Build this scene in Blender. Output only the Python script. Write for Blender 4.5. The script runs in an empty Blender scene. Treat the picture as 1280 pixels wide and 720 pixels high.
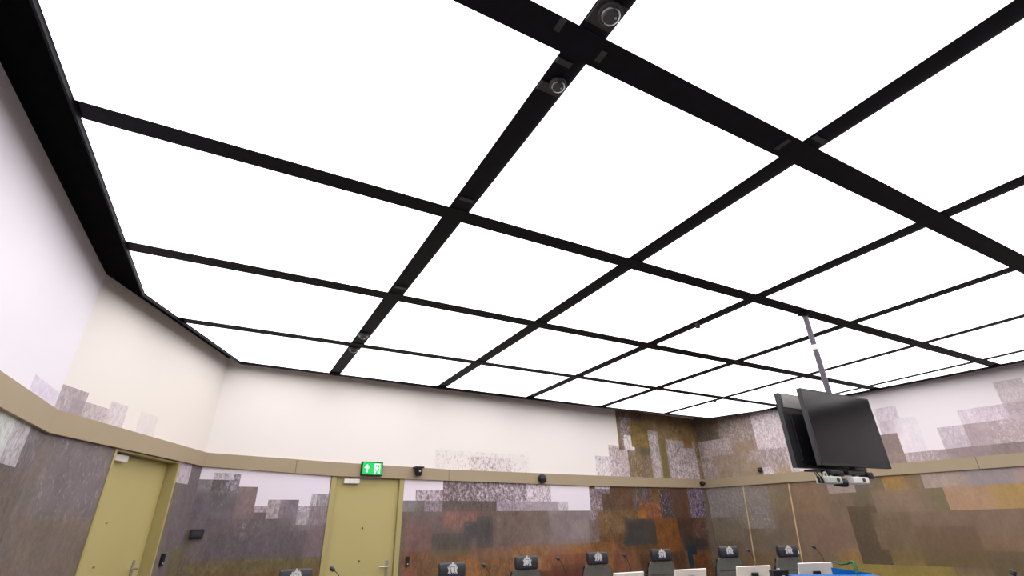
import bpy, bmesh, math, random
from mathutils import Vector, Matrix

random.seed(7)
scene = bpy.context.scene
COL = scene.collection

# ------------------------------------------------------------------ helpers
def lin(h, k=1.0):
    if not isinstance(h, str): h = [c / 255.0 for c in h]
    else:
        h = [int(h[i:i + 2], 16) / 255.0 for i in (0, 2, 4)]
    return [min(1.0, k * (c / 12.92 if c <= 0.04045 else ((c + 0.055) / 1.055) ** 2.4)) for c in h]

def mat(name, color, rough=0.6, metal=0.0, spec=0.4, emit=None, strength=0.0, vary=0.06, scale=12.0, bump=0.0):
    """Principled material whose tone is broken up by a procedural noise."""
    m = bpy.data.materials.new(name); m.use_nodes = True
    nt = m.node_tree; b = nt.nodes['Principled BSDF']
    c = lin(color) if isinstance(color, str) else list(color)
    tc = nt.nodes.new('ShaderNodeTexCoord'); nz = nt.nodes.new('ShaderNodeTexNoise')
    nz.inputs['Scale'].default_value = scale; nz.inputs['Detail'].default_value = 4
    nt.links.new(tc.outputs['Object'], nz.inputs['Vector'])
    rp = nt.nodes.new('ShaderNodeValToRGB')
    rp.color_ramp.elements[0].position = 0.3; rp.color_ramp.elements[1].position = 0.7
    rp.color_ramp.elements[0].color = [x * (1 - vary) for x in c] + [1]
    rp.color_ramp.elements[1].color = [min(1, x * (1 + vary)) for x in c] + [1]
    nt.links.new(nz.outputs['Fac'], rp.inputs['Fac'])
    nt.links.new(rp.outputs['Color'], b.inputs['Base Color'])
    b.inputs['Roughness'].default_value = rough
    b.inputs['Metallic'].default_value = metal
    b.inputs['Specular IOR Level'].default_value = spec
    if emit:
        b.inputs['Emission Color'].default_value = lin(emit) + [1]
        b.inputs['Emission Strength'].default_value = strength
    if bump:
        bn = nt.nodes.new('ShaderNodeBump'); bn.inputs['Strength'].default_value = bump
        bn.inputs['Distance'].default_value = 0.004
        n2 = nt.nodes.new('ShaderNodeTexNoise'); n2.inputs['Scale'].default_value = scale * 20
        nt.links.new(tc.outputs['Object'], n2.inputs['Vector'])
        nt.links.new(n2.outputs['Fac'], bn.inputs['Height']); nt.links.new(bn.outputs['Normal'], b.inputs['Normal'])
    return m

def link(name, bm, m, parent=None, smooth=False):
    me = bpy.data.meshes.new(name)
    bmesh.ops.recalc_face_normals(bm, faces=bm.faces[:]) if not getattr(bm, 'keep', False) else None
    bm.to_mesh(me); bm.free()
    for x in (m if isinstance(m, (list, tuple)) else [m]): me.materials.append(x)
    if smooth:
        for p in me.polygons: p.use_smooth = True
        me.set_sharp_from_angle(angle=math.radians(40)) if hasattr(me, 'set_sharp_from_angle') else None
    o = bpy.data.objects.new(name, me); COL.objects.link(o)
    if parent: o.parent = parent
    return o

def tag(o, label, cat, group=None, kind=None):
    o['label'] = label; o['category'] = cat
    if group: o['group'] = group
    o['kind'] = kind or 'thing'
    return o

def empty(name, loc=(0, 0, 0), rz=0.0, label=None, cat=None, group=None):
    o = bpy.data.objects.new(name, None); COL.objects.link(o)
    o.location = loc; o.rotation_euler = (0, 0, rz); o.empty_display_size = 0.1
    if label: tag(o, label, cat, group)
    return o

def structure(o, label, cat='wall'):
    o['kind'] = 'structure'; o['label'] = label; o['category'] = cat
    return o

def box(bm, x0, x1, y0, y1, z0, z1, M=None, bevel=0.0):
    r = bmesh.ops.create_cube(bm, size=1.0)
    T = Matrix.Translation(((x0 + x1) / 2, (y0 + y1) / 2, (z0 + z1) / 2)) @ Matrix.Diagonal((x1 - x0, y1 - y0, z1 - z0, 1))
    bmesh.ops.transform(bm, matrix=T, verts=r['verts'])
    if bevel:
        es = list({e for v in r['verts'] for e in v.link_edges})
        g = bmesh.ops.bevel(bm, geom=es, offset=bevel, segments=3, affect='EDGES', profile=0.6)
        vs = list({v for f in g['faces'] for v in f.verts} | {v for v in r['verts'] if v.is_valid})
    else: vs = r['verts']
    if M is not None: bmesh.ops.transform(bm, matrix=M, verts=vs)
    return vs

def lathe(bm, prof, n=24, M=None):
    """prof = [(radius, z)...] revolved about z."""
    rings = []
    for r, z in prof:
        if r < 1e-6: rings.append([bm.verts.new((0, 0, z))])
        else: rings.append([bm.verts.new((r * math.cos(2 * math.pi * k / n), r * math.sin(2 * math.pi * k / n), z)) for k in range(n)])
    for a, b in zip(rings, rings[1:]):
        for k in range(n):
            k2 = (k + 1) % n
            if len(a) == 1 and len(b) == 1: continue
            if len(a) == 1: bm.faces.new((a[0], b[k], b[k2]))
            elif len(b) == 1: bm.faces.new((a[k], b[0], a[k2]))
            else: bm.faces.new((a[k], b[k], b[k2], a[k2]))
    vs = [v for r in rings for v in r]
    if M is not None: bmesh.ops.transform(bm, matrix=M, verts=vs)
    return vs

def tube(bm, pts, r, n=10, r_end=None):
    pts = [Vector(p) for p in pts]; rings = []
    up = Vector((0, 0, 1))
    for i, p in enumerate(pts):
        d = (pts[min(i + 1, len(pts) - 1)] - pts[max(i - 1, 0)]).normalized()
        a = d.cross(up if abs(d.z) < 0.95 else Vector((1, 0, 0))).normalized(); b = a.cross(d)
        rr = r if r_end is None else r + (r_end - r) * i / (len(pts) - 1)
        rings.append([bm.verts.new(p + rr * (a * math.cos(2 * math.pi * k / n) + b * math.sin(2 * math.pi * k / n))) for k in range(n)])
    for A, B in zip(rings, rings[1:]):
        for k in range(n): bm.faces.new((A[k], A[(k + 1) % n], B[(k + 1) % n], B[k]))
    bm.faces.new(rings[0][::-1]); bm.faces.new(rings[-1])

def prism(bm, poly, z0, z1, M=None, mi_bottom=0):
    """poly in xy extruded from z0 to z1."""
    lo = [bm.verts.new((x, y, z0)) for x, y in poly]; hi = [bm.verts.new((x, y, z1)) for x, y in poly]
    n = len(poly)
    f = bm.faces.new(lo); bm.faces.new(hi[::-1])
    for k in range(n): bm.faces.new((lo[k], hi[k], hi[(k + 1) % n], lo[(k + 1) % n]))
    if M is not None: bmesh.ops.transform(bm, matrix=M, verts=lo + hi)
    return lo + hi

def bez(p0, p1, p2, n=10):
    p0, p1, p2 = Vector(p0), Vector(p1), Vector(p2)
    return [(1 - t) ** 2 * p0 + 2 * t * (1 - t) * p1 + t * t * p2 for t in [i / n for i in range(n + 1)]]

def copy_tree(o, parent=None):
    c = o.copy(); COL.objects.link(c); c.parent = parent
    for ch in o.children: copy_tree(ch, c)
    return c

# ------------------------------------------------------------------ room plan (metres, camera stands at the origin)
EYE = 1.6; S = 2.2
def P2(p): return Vector((p[0] * S, p[1] * S))
LF = P2((-0.771, -1.85)); C1 = P2((-0.646, 2.523)); C2 = P2((-0.147, 3.62)); C3 = P2((4.56, 3.98)); RF = P2((5.588, -1.85))
CENTRE = Vector((4.0, 3.0))
H_TOP = 4.46; SHADE_LIP = 0.026; H_RAFT = 3.80; H_SOFFIT = 3.888

class Wall:
    def __init__(s, a, b):
        s.a, s.b = a, b; s.L = (b - a).length; s.d = (b - a).normalized()
        n = Vector((-s.d.y, s.d.x)); s.n = n if n.dot(CENTRE - a) > 0 else -n      # n points into the room
    def at(s, u, z, out=0.0):
        p = s.a + s.d * u + s.n * out; return Vector((p.x, p.y, z))
    def frame(s, u, z, out=0.0):
        """x to the right seen from the room, y out of the wall, z up"""
        x = Vector((s.n.y, -s.n.x)) * -1
        m = Matrix(((x.x, s.n.x, 0, 0), (x.y, s.n.y, 0, 0), (0, 0, 1, 0), (0, 0, 0, 1)))
        p = s.at(u, z, out); return Matrix.Translation(p) @ m

WL = Wall(C1, LF); WC = Wall(C1, C2); WB = Wall(C2, C3); WR = Wall(C3, RF); WF = Wall(LF, RF)

MURAL = {
    # (start, end along the wall, bottom, top, print tone, print detail tone, detail amount, variation)
    'left': [
        (-0.88, 1.78, 2.44, 3.06, (240, 236, 247), (240, 236, 247), 0, 0),
        (-0.02, 0.61, 2.54, 2.75, (214, 204, 228), (228, 220, 240), 0.4, 2),
        (-1.02, 0.91, 1.1, 2.17, (104, 92, 88), (120, 108, 100), 0.4, 6),
        (-0.11, 1.43, 2.08, 2.44, (160, 150, 155), (200, 196, 205), 0.45, 5),
        (0.62, 1.03, 2.12, 2.34, (205, 214, 208), (170, 165, 170), 0.3, 2),
        (-0.27, 0.25, 2.09, 2.34, (112, 102, 106), (150, 142, 150), 0.3, 3),
    ],
    'chamfer': [
        (-1, 20, 2.42, 5, (238, 231, 225), (238, 231, 225), 0, 0),
        (0.0, 0.32, 2.55, 2.77, (198, 184, 190), (168, 153, 158), 0.45, 2),
        (0.17, 0.34, 2.52, 2.76, (176, 162, 166), (165, 150, 155), 0.5, 2),
        (0.35, 0.61, 2.52, 2.76, (206, 192, 196), (172, 156, 160), 0.35, 2),
        (0.61, 0.9, 2.53, 2.78, (222, 213, 215), (205, 192, 198), 0.4, 2),
        (1.16, 1.45, 2.6, 2.78, (230, 222, 220), (226, 216, 216), 0.4, 1),
        (-0.06, 3.41, 0.74, 2.59, (116, 104, 101), (128, 116, 110), 0.4, 4),
        (0.19, 1.0, 1.8, 2.43, (122, 111, 114), (165, 155, 160), 0.14, 5),
        (0.09, 1.55, 0.85, 1.79, (116, 104, 95), (128, 114, 102), 0.4, 3),
        (2.21, 3.13, 1.12, 2.39, (116, 104, 108), (128, 116, 118), 0.3, 4),
        (2.12, 2.42, 2.16, 2.4, (205, 194, 204), (165, 150, 158), 0.35, 2),
        (2.39, 3.14, 0.53, 1.42, (112, 102, 74), (124, 110, 84), 0.4, 3),
    ],
    'back': [
        (-1, 20, 2.42, 5, (244, 237, 234), (244, 237, 234), 0, 0),
        (3.37, 5.26, 2.44, 2.79, (240, 232, 230), (170, 150, 150), 0.16, 0),
        (3.98, 4.9, 2.45, 2.69, (236, 226, 226), (150, 130, 130), 0.28, 0),
        (6.96, 7.8, 2.42, 2.86, (238, 228, 232), (170, 148, 150), 0.3, 1),
        (7.36, 7.83, 2.42, 3.15, (225, 212, 218), (165, 140, 140), 0.4, 2),
        (7.72, 10.58, 2.42, 3.9, (128, 104, 66), (160, 140, 128), 0.3, 10),
        (7.79, 8.19, 3.09, 3.79, (190, 172, 178), (120, 95, 80), 0.45, 5),
        (7.85, 8.14, 3.06, 3.35, (240, 232, 234), (150, 120, 110), 0.3, 2),
        (7.67, 7.91, 2.35, 3.08, (170, 148, 140), (210, 195, 200), 0.4, 3),
        (8.12, 8.77, 3.11, 3.65, (150, 118, 52), (110, 92, 50), 0.35, 8),
        (8.31, 8.7, 2.95, 3.12, (110, 96, 72), (80, 70, 55), 0.3, 3),
        (8.67, 8.96, 2.42, 3.5, (150, 134, 120), (215, 205, 212), 0.4, 8),
        (8.94, 9.21, 2.42, 3.34, (130, 112, 66), (105, 92, 45), 0.3, 6),
        (9.22, 10.25, 2.42, 3.42, (140, 120, 112), (205, 192, 200), 0.42, 8),
        (8.23, 8.87, 2.36, 2.42, (112, 98, 52), (135, 120, 80), 0.3, 6),
        (8.95, 10.43, 3.4, 3.94, (132, 108, 70), (165, 140, 90), 0.3, 8),
        (9.86, 10.19, 3.17, 3.43, (150, 105, 55), (120, 90, 60), 0.3, 4),
        (-0.06, 1.68, 1.83, 2.42, (238, 228, 242), (238, 228, 242), 0, 0),
        (0.07, 1.77, 1.27, 1.85, (112, 98, 103), (124, 110, 112), 0.35, 4),
        (-0.02, 0.5, 1.71, 2.25, (118, 106, 114), (104, 94, 100), 0.4, 5),
        (0.04, 0.16, 2.12, 2.27, (126, 118, 124), (150, 140, 145), 0.3, 2),
        (0.16, 0.31, 2.12, 2.3, (92, 86, 88), (120, 112, 114), 0.4, 2),
        (0.31, 0.45, 2.12, 2.3, (112, 106, 114), (180, 170, 180), 0.35, 2),
        (0.16, 0.39, 2.24, 2.34, (215, 205, 215), (150, 140, 150), 0.4, 0),
        (0.18, 0.39, 1.85, 2.1, (108, 100, 106), (150, 140, 148), 0.18, 2),
        (0.5, 0.73, 1.73, 2.15, (134, 114, 116), (150, 125, 125), 0.35, 3),
        (0.74, 0.88, 1.81, 1.96, (196, 178, 190), (160, 135, 145), 0.4, 2),
        (0.88, 1.0, 1.8, 1.97, (190, 178, 184), (150, 132, 140), 0.4, 2),
        (1.0, 1.26, 1.78, 1.97, (138, 124, 134), (120, 108, 118), 0.4, 4),
        (1.26, 1.41, 1.82, 1.96, (210, 198, 208), (150, 132, 140), 0.4, 2),
        (1.3, 1.43, 1.69, 1.83, (165, 152, 162), (200, 190, 200), 0.3, 2),
        (1.42, 1.73, 1.69, 1.96, (138, 122, 128), (165, 150, 158), 0.3, 4),
        (1.41, 1.54, 1.95, 2.09, (214, 204, 214), (165, 150, 160), 0.4, 1),
        (1.54, 1.7, 1.9, 2.1, (148, 142, 150), (190, 182, 190), 0.3, 2),
        (0.58, 0.79, 1.37, 1.71, (112, 98, 103), (200, 190, 198), 0.14, 2),
        (0.22, 1.65, 1.31, 1.6, (100, 89, 96), (112, 100, 104), 0.35, 4),
        (1.43, 1.78, 1.24, 1.69, (120, 103, 108), (132, 114, 116), 0.35, 3),
        (0.06, 1.82, 1.12, 1.3, (102, 92, 58), (122, 105, 70), 0.4, 6),
        (0.16, 1.89, 0.39, 1.15, (122, 84, 66), (100, 86, 56), 0.4, 8),
        (0.26, 1.95, -0.41, 1.13, (110, 84, 56), (130, 92, 60), 0.4, 8),
        (2.77, 6.91, 2.03, 2.4, (240, 230, 242), (240, 230, 242), 0, 0),
        (2.82, 6.81, 1.1, 2.03, (112, 96, 90), (128, 104, 94), 0.35, 6),
        (2.84, 3.06, 1.83, 2.04, (140, 134, 136), (128, 118, 120), 0.3, 3),
        (3.06, 3.22, 1.83, 2.04, (116, 108, 106), (140, 126, 128), 0.3, 3),
        (3.22, 3.5, 1.83, 2.05, (160, 146, 154), (120, 104, 108), 0.35, 3),
        (3.06, 3.5, 2.03, 2.18, (214, 200, 212), (140, 116, 124), 0.42, 2),
        (3.49, 4.58, 2.01, 2.29, (196, 180, 190), (110, 90, 92), 0.5, 4),
        (4.19, 4.63, 2.02, 2.34, (208, 194, 208), (112, 94, 98), 0.48, 4),
        (4.58, 5.24, 2.01, 2.31, (222, 210, 222), (125, 105, 112), 0.48, 3),
        (5.2, 5.79, 2.01, 2.3, (234, 222, 232), (150, 130, 138), 0.35, 2),
        (3.5, 4.55, 1.83, 2.03, (112, 96, 90), (86, 76, 74), 0.35, 5),
        (4.58, 4.97, 1.85, 2.01, (178, 162, 176), (140, 122, 132), 0.4, 2),
        (4.97, 5.37, 1.85, 2.01, (188, 172, 184), (150, 130, 140), 0.4, 2),
        (5.37, 6.2, 1.85, 2.01, (176, 164, 172), (150, 138, 144), 0.3, 3),
        (5.96, 6.2, 1.85, 2.04, (215, 205, 214), (160, 148, 155), 0.3, 2),
        (5.23, 6.01, 1.98, 2.04, (165, 152, 165), (200, 190, 200), 0.3, 2),
        (6.18, 6.77, 1.7, 2.32, (240, 230, 242), (236, 226, 236), 0.1, 0),
        (6.18, 6.38, 1.71, 1.82, (205, 194, 204), (240, 230, 240), 0.4, 0),
        (3.07, 3.52, 1.54, 1.83, (112, 98, 96), (124, 106, 102), 0.35, 4),
        (3.51, 4.2, 1.57, 1.88, (130, 98, 88), (172, 112, 98), 0.3, 6),
        (2.88, 3.36, 1.27, 1.66, (118, 92, 88), (134, 98, 92), 0.4, 6),
        (3.36, 4.08, 1.3, 1.53, (94, 84, 76), (84, 78, 74), 0.4, 6),
        (3.96, 4.23, 1.44, 1.71, (74, 72, 74), (88, 82, 80), 0.4, 4),
        (4.2, 4.46, 1.11, 1.77, (88, 80, 78), (76, 72, 74), 0.4, 5),
        (4.46, 5.12, 1.2, 1.82, (112, 94, 88), (130, 104, 96), 0.35, 6),
        (5.13, 5.75, 1.28, 1.85, (120, 104, 98), (136, 110, 102), 0.3, 5),
        (5.67, 6.71, 1.25, 1.82, (136, 122, 124), (148, 128, 124), 0.3, 4),
        (6.16, 6.67, 1.4, 1.7, (146, 130, 132), (156, 140, 140), 0.3, 4),
        (2.87, 3.13, 0.55, 1.28, (146, 92, 64), (120, 82, 60), 0.4, 8),
        (3.14, 3.88, 0.31, 1.24, (140, 96, 62), (112, 84, 60), 0.4, 8),
        (3.37, 4.08, 1.17, 1.3, (110, 94, 70), (124, 102, 78), 0.4, 5),
        (3.88, 4.24, 0.25, 1.17, (168, 110, 58), (130, 92, 58), 0.4, 8),
        (4.24, 4.85, 0.21, 1.14, (150, 100, 56), (110, 80, 58), 0.4, 10),
        (4.08, 5.03, 1.1, 1.26, (124, 92, 76), (150, 104, 72), 0.35, 6),
        (4.85, 5.86, 0.13, 1.26, (142, 98, 66), (168, 118, 74), 0.35, 8),
        (5.72, 6.12, 1.11, 1.26, (158, 104, 84), (130, 108, 74), 0.3, 6),
        (6.12, 6.76, 1.01, 1.27, (166, 112, 66), (140, 98, 62), 0.35, 8),
        (5.53, 6.75, 0.97, 1.1, (132, 80, 56), (150, 92, 62), 0.35, 5),
        (5.67, 6.49, 0.06, 0.97, (102, 66, 48), (120, 76, 52), 0.35, 6),
        (5.17, 6.96, 0.06, 0.84, (112, 58, 44), (96, 54, 42), 0.35, 6),
        (6.72, 10.13, -0.39, 2.38, (96, 70, 46), (124, 84, 48), 0.35, 12),
        (6.89, 7.42, 2.23, 2.35, (226, 214, 232), (150, 130, 150), 0.3, 2),
        (6.72, 7.02, 1.7, 2.22, (178, 162, 176), (110, 90, 90), 0.45, 5),
        (6.66, 6.87, 1.23, 1.7, (132, 116, 112), (110, 92, 84), 0.4, 4),
        (6.87, 7.26, 2.03, 2.23, (150, 130, 145), (96, 74, 70), 0.4, 4),
        (7.02, 7.76, 1.81, 2.17, (112, 82, 56), (84, 66, 52), 0.4, 8),
        (6.89, 7.81, 1.45, 1.84, (116, 86, 54), (142, 118, 92), 0.25, 8),
        (7.32, 8.16, 2.14, 2.33, (112, 74, 48), (90, 66, 50), 0.35, 6),
        (7.89, 8.49, 1.81, 2.34, (92, 76, 66), (130, 115, 115), 0.25, 8),
        (8.08, 8.72, 1.68, 2.04, (118, 76, 50), (170, 96, 58), 0.35, 8),
        (8.69, 9.16, 1.68, 2.26, (72, 58, 58), (165, 155, 165), 0.18, 6),
        (9.16, 9.6, 1.64, 2.37, (88, 62, 48), (110, 70, 50), 0.3, 6),
        (7.97, 8.25, 1.66, 1.84, (172, 108, 44), (140, 90, 44), 0.4, 6),
        (7.64, 8.48, 1.22, 1.69, (74, 62, 52), (66, 64, 64), 0.45, 6),
        (7.49, 8.12, 1.22, 1.4, (60, 60, 64), (66, 66, 66), 0.4, 4),
        (8.47, 9.21, 1.04, 1.72, (138, 82, 32), (104, 66, 36), 0.38, 10),
        (9.2, 9.84, 1.29, 1.72, (66, 50, 42), (84, 58, 44), 0.35, 6),
        (9.66, 10.28, 1.72, 2.34, (150, 134, 160), (72, 52, 60), 0.42, 6),
        (9.69, 10.13, 1.08, 1.63, (92, 60, 50), (150, 120, 120), 0.22, 6),
        (9.31, 10.06, 1.01, 1.24, (70, 52, 46), (50, 60, 70), 0.3, 6),
        (9.4, 9.66, 0.68, 1.1, (30, 56, 66), (22, 46, 62), 0.4, 4),
        (9.55, 10.02, -0.02, 0.99, (128, 74, 34), (70, 44, 34), 0.4, 10),
        (6.68, 7.3, -0.03, 1.25, (150, 96, 50), (120, 80, 48), 0.4, 8),
        (7.18, 7.81, -0.08, 1.09, (118, 76, 54), (136, 84, 56), 0.35, 8),
        (7.92, 9.25, -0.18, 1.04, (80, 54, 40), (100, 64, 42), 0.35, 8),
    ],
    'right': [
        (-1, 20, 2.42, 5, (244, 236, 242), (244, 236, 242), 0, 0),
        (-0.06, 2.34, 2.25, 4.03, (158, 138, 126), (206, 192, 196), 0.32, 5),
        (0.06, 0.69, 3.34, 4.31, (116, 102, 84), (150, 134, 120), 0.25, 5),
        (0.59, 1.55, 3.25, 4.17, (148, 130, 118), (196, 182, 182), 0.3, 5),
        (0.13, 0.84, 2.95, 3.31, (166, 148, 140), (212, 198, 204), 0.38, 4),
        (0.34, 1.2, 2.3, 2.98, (160, 138, 118), (180, 160, 140), 0.3, 5),
        (0.8, 1.47, 2.99, 3.29, (160, 136, 116), (176, 152, 128), 0.25, 4),
        (1.41, 2.23, 2.42, 4.18, (186, 168, 170), (232, 218, 226), 0.42, 5),
        (1.49, 2.05, 2.68, 3.01, (158, 142, 138), (205, 190, 196), 0.3, 4),
        (1.09, 1.45, 2.3, 2.76, (172, 146, 116), (150, 130, 110), 0.3, 4),
        (1.7, 2.03, 2.2, 2.7, (176, 150, 122), (200, 180, 160), 0.3, 4),
        (2.17, 3.63, 2.42, 4.11, (206, 192, 196), (222, 208, 214), 0.35, 5),
        (3.52, 3.77, 2.42, 3.24, (150, 132, 116), (170, 156, 144), 0.3, 4),
        (3.81, 4.16, 2.96, 3.54, (228, 216, 226), (205, 192, 202), 0.35, 3),
        (3.9, 4.22, 2.94, 3.27, (214, 200, 210), (196, 180, 190), 0.35, 3),
        (3.68, 4.16, 2.42, 2.95, (150, 128, 122), (164, 144, 138), 0.25, 4),
        (4.06, 4.41, 2.64, 3.27, (240, 230, 238), (232, 220, 230), 0.3, 1),
        (4.1, 4.65, 2.27, 2.65, (176, 156, 158), (214, 200, 206), 0.25, 3),
        (4.66, 4.98, 2.42, 2.7, (156, 138, 140), (166, 148, 150), 0.3, 3),
        (4.96, 5.24, 2.42, 2.69, (162, 140, 142), (150, 132, 134), 0.3, 3),
        (5.25, 5.72, 2.42, 2.7, (154, 134, 134), (142, 124, 124), 0.3, 3),
        (4.73, 5.06, 2.64, 2.97, (220, 204, 214), (196, 180, 190), 0.4, 2),
        (5.02, 5.34, 2.66, 2.98, (190, 170, 176), (176, 156, 162), 0.4, 3),
        (5.3, 5.84, 2.66, 2.99, (184, 164, 168), (228, 214, 220), 0.2, 4),
        (5.01, 5.35, 2.96, 3.27, (238, 222, 234), (218, 202, 214), 0.4, 2),
        (5.31, 5.64, 2.95, 3.29, (232, 214, 226), (208, 190, 200), 0.4, 2),
        (5.64, 5.95, 2.95, 3.31, (206, 186, 196), (180, 160, 168), 0.45, 3),
        (5.64, 6.06, 3.28, 3.65, (226, 212, 216), (204, 190, 196), 0.4, 2),
        (-1, 20, 0, 2.42, (132, 108, 88), (124, 102, 82), 0.4, 3),
        (-0.05, 0.98, 1.68, 2.36, (138, 130, 126), (180, 172, 172), 0.2, 3),
        (-0.18, 0.84, 1.2, 1.7, (122, 110, 92), (134, 120, 102), 0.35, 3),
        (-0.51, 0.56, -0.68, 1.2, (110, 98, 76), (122, 106, 86), 0.35, 3),
        (0.88, 1.47, 1.42, 2.31, (138, 128, 120), (184, 174, 172), 0.18, 3),
        (1.49, 1.88, 1.75, 2.31, (128, 112, 88), (140, 122, 96), 0.35, 3),
        (0.77, 1.69, 0.85, 1.45, (118, 104, 88), (128, 110, 90), 0.35, 3),
        (0.53, 1.59, -0.55, 0.97, (130, 106, 74), (118, 98, 70), 0.35, 4),
        (1.84, 2.57, 1.58, 2.32, (134, 106, 84), (142, 114, 82), 0.35, 3),
        (1.9, 2.78, 1.1, 1.65, (128, 102, 86), (136, 108, 88), 0.35, 3),
        (2.61, 3.09, 2.03, 2.27, (166, 146, 136), (156, 134, 122), 0.3, 3),
        (2.51, 3.07, 0.74, 1.11, (160, 124, 72), (146, 112, 70), 0.4, 4),
        (3.09, 3.41, 2.0, 2.27, (116, 102, 92), (106, 94, 82), 0.3, 3),
        (3.33, 3.64, 1.98, 2.28, (122, 106, 80), (114, 98, 74), 0.3, 3),
        (3.04, 3.46, 1.75, 2.02, (114, 100, 74), (120, 104, 80), 0.3, 3),
        (2.94, 3.34, 0.83, 1.75, (92, 78, 62), (100, 86, 58), 0.35, 3),
        (3.6, 3.96, 1.99, 2.27, (168, 130, 68), (152, 120, 70), 0.4, 5),
        (3.94, 4.21, 2.0, 2.26, (136, 114, 82), (144, 122, 90), 0.3, 3),
        (3.42, 4.18, 1.73, 2.01, (140, 116, 96), (148, 122, 98), 0.3, 3),
        (4.2, 4.79, 2.0, 2.28, (168, 150, 136), (178, 156, 144), 0.35, 3),
        (4.81, 5.41, 1.99, 2.27, (152, 140, 142), (160, 146, 146), 0.3, 2),
        (5.4, 5.6, 1.99, 2.29, (168, 142, 140), (176, 150, 144), 0.3, 2),
        (4.19, 4.52, 1.72, 2.03, (126, 114, 82), (134, 120, 88), 0.3, 3),
        (4.5, 5.09, 1.72, 2.03, (174, 138, 106), (184, 146, 112), 0.35, 3),
        (5.07, 5.5, 1.7, 2.02, (182, 146, 88), (174, 138, 84), 0.35, 3),
        (3.29, 3.82, 1.04, 1.73, (126, 104, 78), (118, 98, 72), 0.35, 3),
        (3.87, 5.38, 1.36, 1.69, (132, 108, 88), (138, 112, 92), 0.35, 3),
        (3.86, 4.73, 1.04, 1.39, (122, 96, 74), (116, 92, 70), 0.35, 3),
        (4.72, 5.28, 1.1, 1.38, (134, 106, 80), (140, 112, 84), 0.35, 3),
        (3.31, 3.95, 0.85, 1.11, (128, 106, 66), (122, 102, 64), 0.35, 3),
        (3.88, 4.72, 0.81, 1.08, (112, 94, 60), (120, 98, 64), 0.35, 3),
        (4.71, 5.17, 0.77, 1.1, (104, 92, 64), (114, 96, 66), 0.35, 3),
        (2.11, 3.34, -2.31, 0.81, (158, 136, 66), (146, 128, 62), 0.35, 3),
        (3.34, 4.18, -2.04, 0.81, (154, 132, 62), (144, 126, 60), 0.35, 3),
        (4.17, 4.64, -1.87, 0.77, (150, 130, 60), (144, 126, 60), 0.35, 3),
    ],
}


# ------------------------------------------------------------------ materials
def mural_material():
    m = bpy.data.materials.new('printed_mural'); m.use_nodes = True
    nt = m.node_tree; N = nt.nodes; Lk = nt.links; b = N['Principled BSDF']
    t = N.new('ShaderNodeAttribute'); t.attribute_name = 'tone'
    d = N.new('ShaderNodeAttribute'); d.attribute_name = 'detail'
    g = N.new('ShaderNodeNewGeometry')
    mp = N.new('ShaderNodeMapping'); mp.inputs['Scale'].default_value = (1, 1, 0.5)
    Lk.new(g.outputs['Position'], mp.inputs['Vector'])
    nz = N.new('ShaderNodeTexNoise'); nz.inputs['Scale'].default_value = 34; nz.inputs['Detail'].default_value = 6
    nz.inputs['Roughness'].default_value = 0.7; nz.inputs['Distortion'].default_value = 0.8
    Lk.new(mp.outputs['Vector'], nz.inputs['Vector'])
    # mask = smoothstep(noise - (0.78 - 0.6*amount))
    ma = N.new('ShaderNodeMath'); ma.operation = 'MULTIPLY_ADD'; ma.inputs[1].default_value = 0.46; Lk.new(d.outputs['Alpha'], ma.inputs[0]); ma.inputs[2].default_value = -0.68
    ad = N.new('ShaderNodeMath'); ad.operation = 'ADD'; Lk.new(nz.outputs['Fac'], ad.inputs[0]); Lk.new(ma.outputs[0], ad.inputs[1])
    mr = N.new('ShaderNodeMapRange'); mr.interpolation_type = 'SMOOTHSTEP'; mr.inputs['From Min'].default_value = -0.10; mr.inputs['From Max'].default_value = 0.11
    Lk.new(ad.outputs[0], mr.inputs['Value'])
    mx = N.new('ShaderNodeMix'); mx.data_type = 'RGBA'
    Lk.new(mr.outputs['Result'], mx.inputs['Factor']); Lk.new(t.outputs['Color'], mx.inputs['A']); Lk.new(d.outputs['Color'], mx.inputs['B'])
    # mottling of the print, only where something grows in it (tone alpha)
    n2 = N.new('ShaderNodeTexNoise'); n2.inputs['Scale'].default_value = 9; n2.inputs['Detail'].default_value = 6; n2.inputs['Roughness'].default_value = 0.75
    mp2 = N.new('ShaderNodeMapping'); mp2.inputs['Scale'].default_value = (1, 1, 0.6); Lk.new(g.outputs['Position'], mp2.inputs['Vector']); Lk.new(mp2.outputs['Vector'], n2.inputs['Vector'])
    r2 = N.new('ShaderNodeMapRange'); r2.inputs['From Min'].default_value = 0.3; r2.inputs['From Max'].default_value = 0.7; r2.inputs['To Min'].default_value = -1; r2.inputs['To Max'].default_value = 1
    Lk.new(n2.outputs['Fac'], r2.inputs['Value'])
    am = N.new('ShaderNodeMath'); am.operation = 'MULTIPLY'; Lk.new(r2.outputs['Result'], am.inputs[0]); Lk.new(t.outputs['Alpha'], am.inputs[1])
    a1 = N.new('ShaderNodeMath'); a1.operation = 'ADD'; a1.inputs[1].default_value = 1.0; Lk.new(am.outputs[0], a1.inputs[0])
    vm = N.new('ShaderNodeVectorMath'); vm.operation = 'SCALE'; Lk.new(mx.outputs['Result'], vm.inputs[0]); Lk.new(a1.outputs[0], vm.inputs['Scale'])
    Lk.new(vm.outputs[0], b.inputs['Base Color'])
    b.inputs['Roughness'].default_value = 0.5; b.inputs['Specular IOR Level'].default_value = 0.25
    return m

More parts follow.
